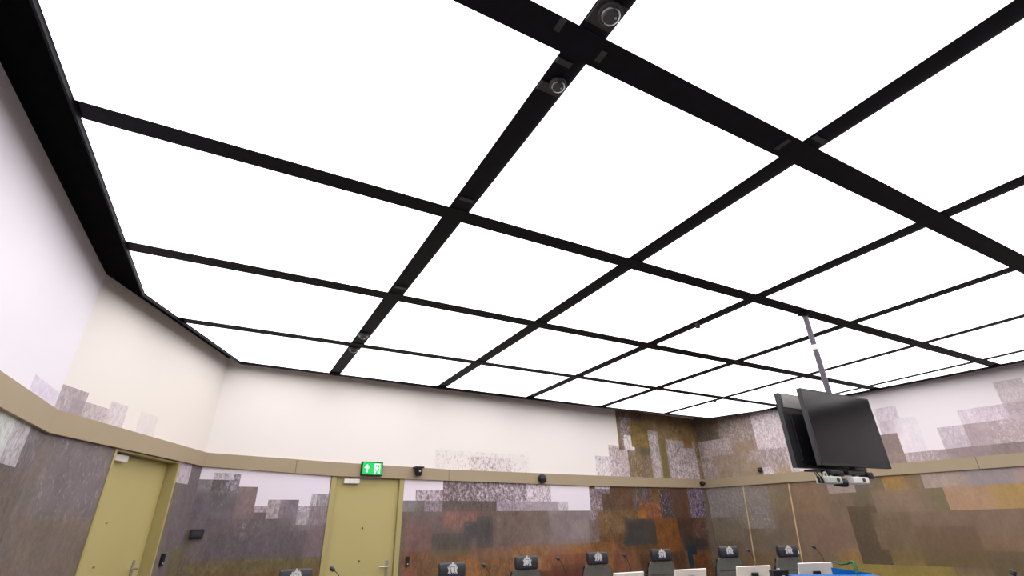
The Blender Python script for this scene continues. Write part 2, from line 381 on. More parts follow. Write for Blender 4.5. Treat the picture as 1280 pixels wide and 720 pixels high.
M = {
    'mural': mural_material(),
    'band': mat('taupe_band_paint', 'a5957b', 0.55, vary=0.02, scale=3),
    'door': mat('olive_door_paint', 'b9ac74', 0.5, vary=0.02, scale=2),
    'frame': mat('olive_frame_paint', 'aea26e', 0.5, vary=0.02),
    'black': mat('black_beam_paint', [0.007, 0.0065, 0.012], 0.7, spec=0.2, vary=0.2),
    'void': mat('black_ceiling_paint', [0.004, 0.004, 0.005], 0.95, spec=0.05, vary=0.1),
    'bracket': mat('dark_grey_steel', [0.06, 0.058, 0.062], 0.5, metal=0.2, vary=0.15),
    'light': mat('luminous_diffuser', [0.8, 0.8, 0.8], 0.9, emit='fffcfd', strength=2.4, vary=0.0),
    'floor': mat('grey_carpet', '7c7674', 0.95, spec=0.1, vary=0.12, scale=30, bump=0.3),
    'plastic': mat('black_plastic', [0.012, 0.012, 0.016], 0.4, vary=0.1),
    'screen': mat('black_glass_screen', [0.004, 0.003, 0.004], 0.13, spec=0.22, vary=0.05),
    'bezel': mat('screen_bezel', [0.035, 0.035, 0.04], 0.35, vary=0.05),
    'grey_metal': mat('grey_sheet_metal', [0.30, 0.29, 0.27], 0.5, metal=0.3, vary=0.05),
    'steel': mat('brushed_steel', [0.55, 0.54, 0.53], 0.35, metal=0.9, vary=0.06, scale=40),
    'pole': mat('grey_pole_paint', [0.11, 0.095, 0.13], 0.5, metal=0.2, vary=0.04),
    'white': mat('white_plastic', [0.78, 0.76, 0.74], 0.45, vary=0.02),
    'off_white': mat('pale_grey_plastic', [0.5, 0.52, 0.48], 0.5, vary=0.04),
    'chair': mat('grey_upholstery', [0.125, 0.125, 0.113], 0.85, spec=0.2, vary=0.08, scale=25, bump=0.3),
    'leather': mat('black_leather', [0.022, 0.024, 0.034], 0.42, spec=0.5, vary=0.12, scale=25, bump=0.2),
    'silver': mat('silver_thread', [0.62, 0.6, 0.62], 0.5, vary=0.12, scale=120),
    'ribbon': mat('blue_ribbon_thread', [0.05, 0.04, 0.22], 0.6, vary=0.1),
    'wood': mat('light_oak_veneer', [0.42, 0.33, 0.22], 0.45, vary=0.12, scale=8),
    'blue': mat('blue_laminate', [0.0, 0.13, 0.42], 0.5, spec=0.3, vary=0.03),
    'green': mat('green_cable_rubber', [0.01, 0.12, 0.04], 0.5, vary=0.08),
    'sign_green': mat('lit_green_sign', [0.0, 0.35, 0.10], 0.4, emit='00c040', strength=0.75, vary=0.0),
    'sign_white': mat('lit_white_pictogram', [0.85, 0.9, 0.85], 0.4, emit='ffffff', strength=0.8, vary=0.0),
    'strip': mat('cream_edge_strip', 'cbb488', 0.5, vary=0.03),
    'glass': mat('smoked_dome_plastic', [0.05, 0.05, 0.055], 0.15, spec=0.8, vary=0.05),
}

# ------------------------------------------------------------------ walls with the block-printed landscape
def band_at(w, u):
    """bottom and top height of the taupe band along a wall"""
    tb = {'left': [(0, 2.387, 2.577), (20, 2.33, 2.53)], 'chamfer': [(0, 2.387, 2.577), (WC.L, 2.397, 2.570)],
          'back': [(0, 2.397, 2.570), (1.7, 2.328, 2.522), (3.60, 2.308, 2.486), (6.9, 2.288, 2.488), (WB.L, 2.312, 2.500)],
          'right': [(0, 2.312, 2.500), (3.9, 2.285, 2.474), (20, 2.24, 2.46)]}[w]
    for (u0, b0, t0), (u1, b1, t1) in zip(tb, tb[1:]):
        if u <= u1 + 1e-6:
            k = (u - u0) / (u1 - u0); return b0 + (b1 - b0) * k, t0 + (t1 - t0) * k
    return tb[-1][1:]

def breaks(a, b, step, extra=()):
    v = [a, b] + list(extra); x = a + step
    while x < b - 1e-4:
        v.append(x); x += step
    v = sorted(v); out = [v[0]]
    for x in v[1:]:
        if x - out[-1] > 0.004: out.append(x)
    return out

def wall_mesh(name, key, w, cell, hole=None, thick=0.16):
    us = breaks(0, w.L, cell, hole[:2] if hole else ()); zs = breaks(0, H_TOP, cell, (hole[2],) if hole else ())
    rects = MURAL.get(key, [])
    bm = bmesh.new(); ct = bm.loops.layers.float_color.new('tone'); cd = bm.loops.layers.float_color.new('detail')
    rnd = random.Random(len(key) * 31 + 5)
    inn = {}; out = {}
    def V(d, i, j, o):
        if (i, j) not in d: d[(i, j)] = bm.verts.new(w.at(us[i], zs[j], o))
        return d[(i, j)]
    def solid(i, j):
        if i < 0 or j < 0 or i >= len(us) - 1 or j >= len(zs) - 1: return False
        if hole:
            uc = (us[i] + us[i + 1]) / 2; zc = (zs[j] + zs[j + 1]) / 2
            if hole[0] < uc < hole[1] and zc < hole[2]: return False
        return True
    def soft(c):                                                # printed tones are a little greyer than their neighbours' glow makes them
        g_ = sum(c) / 3.0; return [g_ + (x - g_) * 0.86 for x in c]
    def paint(f, tone, det, am, ji, corners=None):
        for q, l in enumerate(f.loops):
            t_, d_ = (tone, det) if corners is None else corners[q]
            l[ct] = lin(soft(t_), 0.97) + [0.0 if ji == 0 else 0.04 + ji * 0.030]
            l[cd] = lin(soft(d_), 0.97) + [am]
    cells = {}; tint = {}
    def far(a, b): return max(abs(x - y) for x, y in zip(a, b))
    for i in range(len(us) - 1):
        for j in range(len(zs) - 1):
            uc = (us[i] + us[i + 1]) / 2; zc = (zs[j] + zs[j + 1]) / 2
            if key == 'front': cells[i, j] = ((70, 66, 64), (76, 72, 70), 0.2, 1); continue
            if key == 'left' and zc > 2.45: p = ((240, 236, 247), (240, 236, 247), 0, 0)
            else: p = ((242, 236, 233), (242, 236, 233), 0, 0) if zc > 2.45 else ((110, 97, 82), (122, 108, 90), 0.3, 4)
            for s0, s1, z0, z1, tn, dt, am, ji in rects:
                if s0 <= uc <= s1 and z0 <= zc <= z1: p = (tn, dt, am, ji)
            if (i // 2, j // 2) not in tint: tint[i // 2, j // 2] = rnd.uniform(-1, 1)
            k = 1 + tint[i // 2, j // 2] * p[3] * 0.008
            cells[i, j] = ([c * k for c in p[0]], [c * k for c in p[1]], p[2], p[3])
    for i in range(len(us) - 1):
        for j in range(len(zs) - 1):
            if not solid(i, j): continue
            uc = (us[i] + us[i + 1]) / 2; zc = (zs[j] + zs[j + 1]) / 2
            p = cells[i, j]; cor = []
            for ci, cj in ((i, j), (i + 1, j), (i + 1, j + 1), (i, j + 1)):
                near = [cells[a, b] for a in (ci - 1, ci) for b in (cj - 1, cj) if (a, b) in cells and (cells[a, b][3] > 0) == (p[3] > 0) and far(cells[a, b][0], p[0]) < (62 if p[3] > 3 and key == 'back' else 34)]
                m0 = [sum(q[0][c] for q in near) / len(near) for c in range(3)]; m1 = [sum(q[1][c] for q in near) / len(near) for c in range(3)]
                w_ = 0.6
                cor.append(([m0[c] * w_ + p[0][c] * (1 - w_) for c in range(3)], [m1[c] * w_ + p[1][c] * (1 - w_) for c in range(3)]))
            f = bm.faces.new((V(inn, i, j, 0), V(inn, i + 1, j, 0), V(inn, i + 1, j + 1, 0), V(inn, i, j + 1, 0))); paint(f, *p, corners=cor)
            f2 = bm.faces.new((V(out, i, j, -thick), V(out, i, j + 1, -thick), V(out, i + 1, j + 1, -thick), V(out, i + 1, j, -thick)))
            paint(f2, (176, 170, 160), (176, 170, 160), 0, 0)
            for (di, dj, e) in ((-1, 0, ((i, j), (i, j + 1))), (1, 0, ((i + 1, j), (i + 1, j + 1))), (0, -1, ((i, j), (i + 1, j))), (0, 1, ((i, j + 1), (i + 1, j + 1)))):
                if not solid(i + di, j + dj):
                    A, B = e
                    f3 = bm.faces.new((V(inn, *A, 0), V(inn, *B, 0), V(out, *B, -thick), V(out, *A, -thick)))
                    paint(f3, (179, 166, 108) if hole and 0 < i + di < len(us) - 1 and zc < hole[2] + .3 else (176, 170, 160), (176, 170, 160), 0, 0)
    o = link(name, bm, M['mural'])
    return o

D1 = (0.90, 2.10, 2.385); D2 = (1.69, 2.83, 2.325)
structure(wall_mesh('wall_left', 'left', WL, 0.16), 'white wall at the far left with a printed grey-lilac block above its taupe band')
structure(wall_mesh('wall_corner', 'chamfer', WC, 0.08, D1), 'slanted corner wall holding the left olive door')
structure(wall_mesh('wall_back', 'back', WB, 0.08, D2), 'long back wall printed with a pixelated autumn wood behind the chairs')
structure(wall_mesh('wall_right', 'right', WR, 0.12), 'right wall printed with large brown and pale blocks behind the hanging screens')
structure(wall_mesh('wall_front', 'front', WF, 0.6), 'plain wall behind the viewer')

# floor and upper ceiling
outline = [LF, C1, C2, C3, RF]
def grow(poly, k):
    n = len(poly); out = []
    for i in range(n):
        v = poly[i]; c = (v - CENTRE).normalized(); out.append(v + c * k)
    return out
bm = bmesh.new(); prism(bm, [tuple(p) for p in grow(outline, 0.25)], -0.1, 0.0)
structure(link('floor', bm, M['floor']), 'grey carpeted floor', 'floor')
bm = bmesh.new(); prism(bm, [tuple(p) for p in grow(outline, 0.25)], H_TOP, H_TOP + 0.1)
structure(link('ceiling', bm, M['void']), 'black ceiling above the luminous panels', 'ceiling')

# black soffit along the left and corner wall
def off(w, u, o):
    p = w.at(u, 0, o); return (p.x, p.y)
bm = bmesh.new()
tL = 0.34
cj = C1 + (WL.n + WC.n).normalized() * (tL / ((WL.n + WC.n).normalized().dot(WL.n)))
prism(bm, [tuple(C1), off(WL, WL.L, 0), off(WL, WL.L, tL), tuple(cj)], H_SOFFIT, H_SOFFIT + 0.12)
prism(bm, [tuple(C1), tuple(cj), off(WC, WC.L - 0.02, 0.20), off(WC, WC.L, 0)], H_SOFFIT, H_SOFFIT + 0.12)
structure(link('trim_1', bm, M['void']), 'black soffit running along the top of the left walls', 'soffit')

# taupe band: one piece between two joints
def mitre(wa, wb, corner, o):
    m = (wa.n + wb.n).normalized(); return corner + m * (o / m.dot(wa.n))
BO = 0.035
def band_piece(name, key, w, u0, u1, label, end0=None, end1=None):
    bm = bmesh.new()
    knots = sorted({u0, u1} | {k for k in (1.7, 3.6, 6.9) if key == 'back' and u0 < k < u1})
    prev = None
    for k in knots:
        zb, zt = band_at(key, k)
        bk = w.at(k, 0, 0.0); fr = w.at(k, 0, BO)
        if k == u0 and end0: fr = Vector((*end0, 0))
        if k == u1 and end1: fr = Vector((*end1, 0))
        q = [bm.verts.new((p.x, p.y, z)) for p, z in ((bk, zb), (fr, zb), (fr, zt), (bk, zt))]
        if prev:
            for a in range(4): bm.faces.new((prev[a], prev[(a + 1) % 4], q[(a + 1) % 4], q[a]))
        else: bm.faces.new(q)
        prev = q
    bm.faces.new(prev[::-1])
    return structure(link(name, bm, M['band']), label, 'wall band')
m1 = mitre(WL, WC, C1, BO); m2 = mitre(WC, WB, C2, BO); m3 = mitre(WB, WR, C3, BO)
g = 0.003
band_piece('trim_2', 'left', WL, 0.0, WL.L, 'taupe band along the far left wall', end0=m1)
band_piece('trim_3', 'chamfer', WC, 0.0, WC.L, 'taupe band over the left olive door', end0=m1, end1=m2)
band_piece('trim_4', 'back', WB, 0.0, 1.16 - g, 'taupe band on the back wall from the left corner to its first joint', end0=m2)
band_piece('trim_5', 'back', WB, 1.16 + g, 3.60 - g, 'taupe band on the back wall over the door under the exit sign')
band_piece('trim_6', 'back', WB, 3.60 + g, WB.L, 'taupe band on the back wall from above the reddish trees to the right corner', end1=m3)
band_piece('trim_7', 'right', WR, 0.0, 5.03 - g, 'taupe band on the right wall behind the hanging screens', end0=m3)
band_piece('trim_8', 'right', WR, 5.03 + g, WR.L, 'taupe band on the right wall at the right edge of the photo')

# upright joint lines on the upper back wall are thin; two cream strips stand on the right wall
def strip(name, w, ut, ub, zt, label):
    bm = bmesh.new(); h = 0.011
    vs = []
    for u, z in ((ut, zt), (ub, 0.0)):
        for o in (0.0, 0.008):
            for du in (-h, h): vs.append(bm.verts.new(w.at(u + du, z, o)))
    a = vs
    for f in ((0, 1, 3, 2), (4, 6, 7, 5), (0, 4, 5, 1), (2, 3, 7, 6), (0, 2, 6, 4), (1, 5, 7, 3)): bm.faces.new([a[i] for i in f])
    return structure(link(name, bm, M['strip']), label, 'trim')
strip('trim_9', WR, 0.915, 0.78, 2.29, 'thin cream upright strip on the right wall nearer the corner')
strip('trim_10', WR, 1.915, 1.74, 2.28, 'thin cream upright strip on the right wall behind the last two chairs')

# ------------------------------------------------------------------ doors
def make_door(name, w, hole, recess, lj, rj, label, closer_u, closer_w, studs, handle_u, handle_z, lever, stud_mat, hinges):
    u0, u1, zt = hole
    root = empty(name, w.at((u0 + u1) / 2, 0, 0)); structure(root, label, 'door')
    bm = bmesh.new()                                            # frame
    def wb(a, b, z0, z1, o0, o1):
        p = [w.at(a, z0, o0), w.at(b, z0, o0), w.at(b, z0, o1), w.at(a, z0, o1)]
        prism(bm, [(q.x, q.y) for q in p], z0, z1)
    wb(u0 + .001, u0 + lj, 0, zt - .001, -0.155, 0.012); wb(u1 - rj, u1 - .001, 0, zt - .001, -0.155, 0.012)
    wb(u0 + lj, u1 - rj, zt - 0.014, zt - .001, -0.155, 0.004)
    f = link('door_frame', bm, M['frame']); f.parent = root; f.matrix_parent_inverse = Matrix.Translation(-root.location)
    def part(nm, bmx, m, par=root, smooth=False):
        o = link(nm, bmx, m, None, smooth); o.parent = par
        o.matrix_parent_inverse = Matrix.Translation(-root.location) if par is root else Matrix.Identity(4)
        return o
    bm = bmesh.new()
    wb(u0 + lj + .004, u1 - rj - .004, 0.006, zt - 0.018, -recess - 0.05, -recess)
    leaf = part('door_leaf', bm, M['door'])
    bm = bmesh.new()                                            # dark gap with rubber seal around the leaf
    for a, b in ((u0 + lj, u0 + lj + .004), (u1 - rj - .004, u1 - rj)): wb(a, b, 0, zt - .015, -recess - .045, -recess - .006)
    part('seal', bm, M['plastic'])
    # closer
    bm = bmesh.new(); Mx = w.frame(closer_u, zt - 0.062, -recess)
    box(bm, -closer_w / 2, closer_w / 2, 0, 0.06, -0.033, 0.033, Mx, 0.006)
    cl = part('door_closer', bm, M['white'])
    bm = bmesh.new(); box(bm, -0.02, 0.42, 0.004, 0.024, 0.0325, 0.0435, Mx); box(bm, -0.02, 0.02, 0.004, 0.05, 0.0325, 0.040, Mx)
    part('closer_rail', bm, M['grey_metal'])
    for su, sz in studs:
        bm = bmesh.new(); lathe(bm, [(0, 0.012), (0.009, 0.011), (0.013, 0.004), (0.013, 0)], 14, w.frame(su, sz, -recess) @ Matrix.Rotation(-math.pi / 2, 4, 'X'))
        part('peephole', bm, stud_mat, smooth=True)
    bm = bmesh.new(); Mh = w.frame(handle_u, handle_z, -recess)
    box(bm, -0.021, 0.021, 0, 0.01, -0.16, 0.085, Mh, 0.004)
    hp = part('handle_plate', bm, M['grey_metal'])
    bm = bmesh.new()
    tube(bm, [Mh @ Vector((0, 0.01, 0)), Mh @ Vector((0, 0.055, 0)), Mh @ Vector((lever * 0.03, 0.06, 0)), Mh @ Vector((lever * 0.13, 0.058, 0))], 0.0095, 10)
    part('door_handle', bm, M['steel'], smooth=True)
    for hz in hinges:
        bm = bmesh.new(); lathe(bm, [(0, -0.05), (0.009, -0.05), (0.009, 0.05), (0, 0.05)], 12, w.frame(u0 + lj - 0.004, hz, -recess + 0.008))
        part('hinge', bm, M['bracket'], smooth=True)
    return root
make_door('door_1', WC, D1, 0.115, 0.03, 0.03, 'olive green door in the slanted corner wall at the left', 1.12, 0.23, ((1.29, 1.72), (1.30, 1.33)), 1.93, 1.27, -1, M['steel'], (2.1, 1.0))
make_door('door_2', WB, D2, 0.035, 0.075, 0.075, 'olive green door in the back wall under the green exit sign', 1.99, 0.235, ((2.24, 1.62), (2.24, 1.19)), 2.66, 1.10, -1, M['bracket'], (2.05, 1.62, 0.3))

# ------------------------------------------------------------------ luminous ceiling
AX = [(-0.5177, -0.5177), (0.4934, 0.5707), (1.2984, 1.3801), (2.1083, 2.1914), (2.9172, 3.0023), (3.7246, 3.8042), (4.56, 4.64), (5.4, 5.4)]
BY = [(-1.80, -1.80), (-1.03, -0.95), (-0.23, -0.15), (0.5438, 0.6226), (1.3198, 1.3919), (2.0886, 2.1688), (2.864, 2.9365), (3.9, 3.9)]
RAFT = [(-0.600, -1.70), (-0.536, 1.02), (-0.499, 2.583), (-0.066, 3.534), (0.53, 3.556), (1.283, 3.605), (2.102, 3.644), (2.936, 3.655), (3.731, 3.654),
        (4.419, 3.633), (4.70, 2.938), (4.793, 2.14), (4.871, 1.405), (5.02, 0.0), (5.22, -1.70)]
def warp(x, y):
    yy = max(y, 0.55); k = 1.0 if y > 0.55 else max(0.0, 1 - (0.55 - y) / 2)
    t = (1, x, yy, x * x, x * yy, yy * yy)
    dx = k * sum(a * b for a, b in zip((0.0043, -0.00787, -0.00286, 0.00016, 0.00656, -0.00074), t)); dy = k * sum(a * b for a, b in zip((0.01387, -0.00838, -0.01282, -0.00035, 0.00799, 0.0007), t))
    return x + dx, y + dy
def clip(poly, hull):
    """Sutherland-Hodgman against the raft outline (clockwise, convex)."""
    out = poly
    for i in range(len(hull)):
        a, b = hull[i], hull[(i + 1) % len(hull)]
        inside = lambda p: (b[0] - a[0]) * (p[1] - a[1]) - (b[1] - a[1]) * (p[0] - a[0]) <= 1e-9
        src, out = out, []
        for k in range(len(src)):
            p, q = src[k - 1], src[k]
            ip, iq = inside(p), inside(q)
            if ip != iq:
                d1 = (b[0] - a[0]) * (p[1] - a[1]) - (b[1] - a[1]) * (p[0] - a[0]); d2 = (b[0] - a[0]) * (q[1] - a[1]) - (b[1] - a[1]) * (q[0] - a[0])
                t = d1 / (d1 - d2); out.append((p[0] + t * (q[0] - p[0]), p[1] + t * (q[1] - p[1])))
            if iq: out.append(q)
        if not out: return []
    ded = []
    for p in out:
        if not ded or math.hypot(p[0] - ded[-1][0], p[1] - ded[-1][1]) > 1e-4: ded.append(p)
    return ded
def area(p): return abs(sum(p[i - 1][0] * p[i][1] - p[i][0] * p[i - 1][1] for i in range(len(p)))) / 2
def seg(a, b, n=10): return [(a[0] + (b[0] - a[0]) * k / n, a[1] + (b[1] - a[1]) * k / n) for k in range(n)]
cols = ['beside the left wall', 'second from the left', 'third from the left', 'fourth from the left', 'fifth from the left', 'sixth from the left', 'beside the right wall']
rows = ['row behind the viewer', 'row just behind the viewer', 'row overhead', 'nearest row in view', 'second row in view', 'third row in view', 'row along the back wall']
rown = {6: 'row along the back wall', 5: 'second row from the back wall', 4: 'third row from the back wall', 3: 'fourth row from the back wall', 2: 'fifth row from the back wall', 1: 'row behind the viewer', 0: 'last row behind the viewer'}
for j in range(7):
    for i in range(7):
        x0, x1 = AX[i][1], AX[i + 1][0]; y0, y1 = BY[j][1], BY[j + 1][0]
        if i == 0: x0 -= 0.3
        q = seg((x0, y0), (x0, y1)) + seg((x0, y1), (x1, y1)) + seg((x1, y1), (x1, y0)) + seg((x1, y0), (x0, y0))
        poly = clip([warp(*p) for p in q], RAFT)
        if len(poly) < 3 or area(poly) < 0.004: continue
        cx = sum(p[0] for p in poly) / len(poly) * S; cy = sum(p[1] for p in poly) / len(poly) * S
        loc = [(p[0] * S - cx, p[1] * S - cy) for p in poly]
        root = empty('ceiling_light_panel', (cx, cy, H_RAFT), 0, 'white luminous ceiling panel, %s in the %s' % (cols[i], rown[j]), 'ceiling light', 'luminous ceiling panels')
        bm = bmesh.new(); prism(bm, loc, 0.010, 0.055)
        link('light_housing', bm, M['black'], root)
        bm = bmesh.new(); prism(bm, loc, 0.0, 0.009)
        link('diffuser', bm, M['light'], root)

def beam(pts_l, pts_r, z0, z1, label, name='ceiling_beam'):
    bm = bmesh.new(); L = [(bm.verts.new((x * S, y * S, z0)), bm.verts.new((x * S, y * S, z1))) for x, y in pts_l]
    R_ = [(bm.verts.new((x * S, y * S, z0)), bm.verts.new((x * S, y * S, z1))) for x, y in pts_r]
    for k in range(len(L) - 1):
        bm.faces.new((L[k][0], R_[k][0], R_[k + 1][0], L[k + 1][0])); bm.faces.new((L[k][1], L[k + 1][1], R_[k + 1][1], R_[k][1]))
        bm.faces.new((L[k][0], L[k + 1][0], L[k + 1][1], L[k][1])); bm.faces.new((R_[k][0], R_[k][1], R_[k + 1][1], R_[k + 1][0]))
    bm.faces.new((L[0][0], L[0][1], R_[0][1], R_[0][0])); bm.faces.new((L[-1][0], R_[-1][0], R_[-1][1], L[-1][1]))
    return tag(link(name, bm, M['black']), label, 'beam', 'black beams of the luminous ceiling')
def span(f, lo, hi, n, hull=RAFT):
    """longest stretch of f(t) that stays inside the raft"""
    ts = [lo + (hi - lo) * k / 600 for k in range(601)]
    ok = [t for t in ts if len(clip([(f(t)[0] - 1e-4, f(t)[1]), (f(t)[0], f(t)[1] + 1e-4), (f(t)[0] + 1e-4, f(t)[1] - 1e-4)], hull)) >= 3]
    a, b = ok[0], ok[-1]; return [a + (b - a) * k / n for k in range(n + 1)]
ordn = ['', 'first', 'second', 'third', 'fourth', 'fifth', 'sixth']
beamsA = {}
for i in range(1, 7):
    xl, xr = AX[i]; e = 0.0012
    ys = span(lambda t: warp((xl + xr) / 2, t), -1.68, 3.9, 26); ys[-1] -= 0.03
    beamsA[i] = beam([warp(xl + e, y) for y in ys], [warp(xr - e, y) for y in ys], H_RAFT + 0.0072, H_RAFT + 0.032,
         'black ceiling beam running towards the back wall, %s from the left wall' % ordn[i])
bn = {6: 'nearest the back wall', 5: 'second from the back wall', 4: 'third from the back wall, holding the screen pole', 3: 'fourth from the back wall', 2: 'fifth from the back wall', 1: 'last one behind the viewer'}
for j in range(1, 7):
    yd, yu = BY[j]; e = 0.0012
    xs = span(lambda t: warp(t, (yd + yu) / 2), -0.8, 5.4, 26); xs[-1] -= 0.03
    beam([warp(x, yd + e) for x in xs], [warp(x, yu - e) for x in xs], H_RAFT + 0.0005, H_RAFT + 0.0065, 'black ceiling beam across the room, ' + bn[j])

bm = bmesh.new(); lp = RAFT + [RAFT[0]]  # lip added along the raft edge to block panel light from the wall tops
def toward(p, k):
    c = (2.2, 1.0); L_ = math.hypot(p[0] - c[0], p[1] - c[1]); return (p[0] + (c[0] - p[0]) / L_ * k, p[1] + (c[1] - p[1]) / L_ * k)
for a, b in zip(lp, lp[1:]):
    q = [toward(a, -0.004), toward(b, -0.004), toward(b, -0.010), toward(a, -0.010)]
    prism(bm, [(x * S, y * S) for x, y in q], H_RAFT - SHADE_LIP, H_RAFT + 0.055)
structure(link('trim_11', bm, M['black']), 'thin black lip added around the luminous ceiling to shade the wall tops', 'trim')

# small dark plates bolted across the beam joints
def plate(x, y, a, lx, ly, label):
    bm = bmesh.new(); box(bm, -lx / 2, lx / 2, -ly / 2, ly / 2, -0.006, 0.0, None, 0.001)
    o = link('joint_plate', bm, M['bracket']); o.location = (x, y, H_RAFT + 0.0005); o.rotation_euler = (0, 0, a)
    return tag(o, label, 'metal plate', 'plates on the ceiling beams')
plate(1.14, 1.42, 0.0, 0.09, 0.035, 'small dark grey plate on the first beam just below the top crossing')
plate(1.29, 1.30, 0.0, 0.035, 0.07, 'small dark grey plate right of the top crossing of the thick beams')
plate(1.00, 1.25, 0.0, 0.035, 0.07, 'small dark grey plate left of the top crossing of the thick beams')
plate(2.94, 1.14, 0.0, 0.12, 0.035, 'grey strip plate on the right of the second thick beam crossing')
plate(2.76, 1.28, 0.0, 0.035, 0.10, 'grey strip plate on the left of the second thick beam crossing')
plate(1.17, 1.10, 0.0, 0.15, 0.14, 'dark square plate behind the large round camera at the top edge')
plate(1.17, 1.60, 0.0, 0.15, 0.06, 'dark plate beside the small dome camera on the first beam')
plate(1.17, 2.76, 0.0, 0.11, 0.035, 'faint grey plate above the second crossing of the first beam')
plate(1.17, 4.42, 0.0, 0.11, 0.045, 'faint grey plate above the third crossing of the first beam')

# round ceiling devices
def dome(x, y, r, label, lens=True):
    root = empty('dome_camera', (x, y, H_RAFT - 0.0065), 0, label, 'camera', 'round cameras under the first ceiling beam')
    bm = bmesh.new(); lathe(bm, [(0, 0.0), (r, 0.0), (r, -0.012), (r * 0.86, -0.018), (0, -0.018)], 32); link('base_ring', bm, M['bracket'], root, True)
    bm = bmesh.new(); lathe(bm, [(r * 0.8 * math.cos(t), -0.018 - r * 0.55 * math.sin(t)) for t in [k * math.pi / 2 / 8 for k in range(8)]] + [(0, -0.018 - r * 0.55)], 28)
    d = link('dome_cover', bm, M['glass'], root, True)
    bm = bmesh.new(); lathe(bm, [(0, 0), (r * 0.10, 0), (r * 0.10, -0.004), (0, -0.005)], 12, Matrix.Translation((r * 0.2, -r * 0.3, -0.018 - r * 0.52))); link('lens', bm, M['off_white'], d, True)
    return root
dome(1.178, 1.085, 0.060, 'large round black camera on the ceiling beam at the top edge of the photo')
dome(1.185, 1.55, 0.048, 'small black dome camera with a green glint on the first ceiling beam')
dome(1.150, 5.92, 0.065, 'clear-rimmed round camera on the first beam just before its last crossing')
dome(1.157, 6.50, 0.065, 'clear-rimmed round camera on the first beam just beyond its last crossing')
def sprinkler(x, y, label):
    root = empty('ceiling_sensor', (x, y, H_RAFT), 0, label, 'sensor', 'small sensors hanging under the ceiling beams')
    bm = bmesh.new(); lathe(bm, [(0, 0), (0.028, 0), (0.028, -0.02), (0.016, -0.03), (0, -0.03)], 16); link('sensor_base', bm, M['bracket'], root, True)
    bm = bmesh.new(); lathe(bm, [(0, -0.03), (0.012, -0.03), (0.03, -0.045), (0.03, -0.055), (0, -0.062)], 16); link('sensor_head', bm, M['plastic'], root, True)
sprinkler(4.727, 3.80, 'small dark sensor under the third beam in the middle of the ceiling')
sprinkler(8.272, 6.60, 'small dark sensor left of the ceiling crossing nearest the far corner')
sprinkler(8.56, 6.33, 'small dark sensor right of the ceiling crossing nearest the far corner')

# ------------------------------------------------------------------ hanging screens
PX, PY = 5.64, 3.00
mount = empty('screen_mount', (PX, PY, H_RAFT), 0, 'grey ceiling pole with black bracket carrying the two back-to-back screens', 'screen mount')
bm = bmesh.new(); lathe(bm, [(0, 0), (0.075, 0), (0.075, -0.012), (0.03, -0.02), (0.03, -0.05), (0, -0.05)], 24); link('ceiling_flange', bm, M['black'], mount, True)
bm = bmesh.new(); lathe(bm, [(0, -0.05), (0.029, -0.05), (0.029, -1.80), (0, -1.80)], 20); link('pole', bm, M['pole'], mount, True)
bm = bmesh.new(); lathe(bm, [(0, -0.40), (0.034, -0.40), (0.034, -0.46), (0, -0.46)], 20); link('pole_clamp', bm, M['steel'], mount, True)
bm = bmesh.new()
for z in (-1.22, -1.55): box(bm, -0.40, 0.40, -0.03, 0.03, z - 0.025, z + 0.025)
for x in (-0.30, 0.30): box(bm, x - 0.02, x + 0.02, -0.045, 0.045, -1.66, -1.12)
link('screen_bracket', bm, M['plastic'], mount)
def sh(bm, x0, x1, y0, y1, z0, z1, bv=0.008): box(bm, x0 - PX, x1 - PX, y0 - PY, y1 - PY, z0 - H_RAFT, z1 - H_RAFT, None, bv)
bm = bmesh.new(); sh(bm, 4.90, 5.74, 2.92, 3.06, 2.012, 2.030); sh(bm, 5.56, 5.72, 2.97, 3.03, 2.02, 2.05); link('camera_shelf', bm, M['plastic'], mount)
bm = bmesh.new(); sh(bm, 5.00, 5.15, 2.86, 2.96, 1.978, 2.012); link('cable_junction', bm, M['plastic'], mount)
bm = bmesh.new(); sh(bm, 5.31, 5.60, 2.87, 2.97, 1.982, 2.012); link('cable_junction', bm, M['plastic'], mount)
bm = bmesh.new(); sh(bm, 5.65, 5.745, 2.87, 2.97, 1.950, 2.012, 0.014); link('clamp_knob', bm, M['plastic'], mount)

def television(x0, x1, yf, sgn, z0, z1, label):
    """yf: front plane; sgn -1 faces -y"""
    cx = (x0 + x1) / 2; w = x1 - x0; h = z1 - z0
    root = empty('television', (cx, yf, z0), 0 if sgn < 0 else math.pi, label, 'television', 'screens hanging from the ceiling pole')
    t = 0.045
    bm = bmesh.new(); box(bm, -w / 2, w / 2, 0.004, t, 0, h, None, 0.004)
    link('casing', bm, M['bezel'], root)
    bm = bmesh.new(); e = 0.014
    for a in ((-w / 2, w / 2, 0, e + .008), (-w / 2, w / 2, h - e, h), (-w / 2, -w / 2 + e, e, h - e), (w / 2 - e, w / 2, e, h - e)): box(bm, a[0], a[1], -0.001, 0.006, a[2], a[3])
    link('bezel', bm, M['plastic'], root)
    bm = bmesh.new(); box(bm, -w / 2 + e, w / 2 - e, 0.000, 0.0035, e + .008, h - e); link('screen', bm, M['screen'], root)
    bm = bmesh.new(); box(bm, -w * 0.42, w * 0.42, t, t + 0.022, h * 0.08, h * 0.72, None, 0.006); link('rear_cover', bm, M['plastic'], root)
    bm = bmesh.new(); box(bm, -w * 0.47, -w * 0.03, t, t + 0.006, h * 0.80, h * 0.985); box(bm, -w * 0.01, w * 0.47, t, t + 0.006, h * 0.80, h * 0.985); link('rear_vent', bm, M['grey_metal'], root)
    return root
television(4.888, 6.115, 2.862, -1, 2.055, 2.790, 'large dark flat screen hanging from the pole with its blank face towards the viewer')
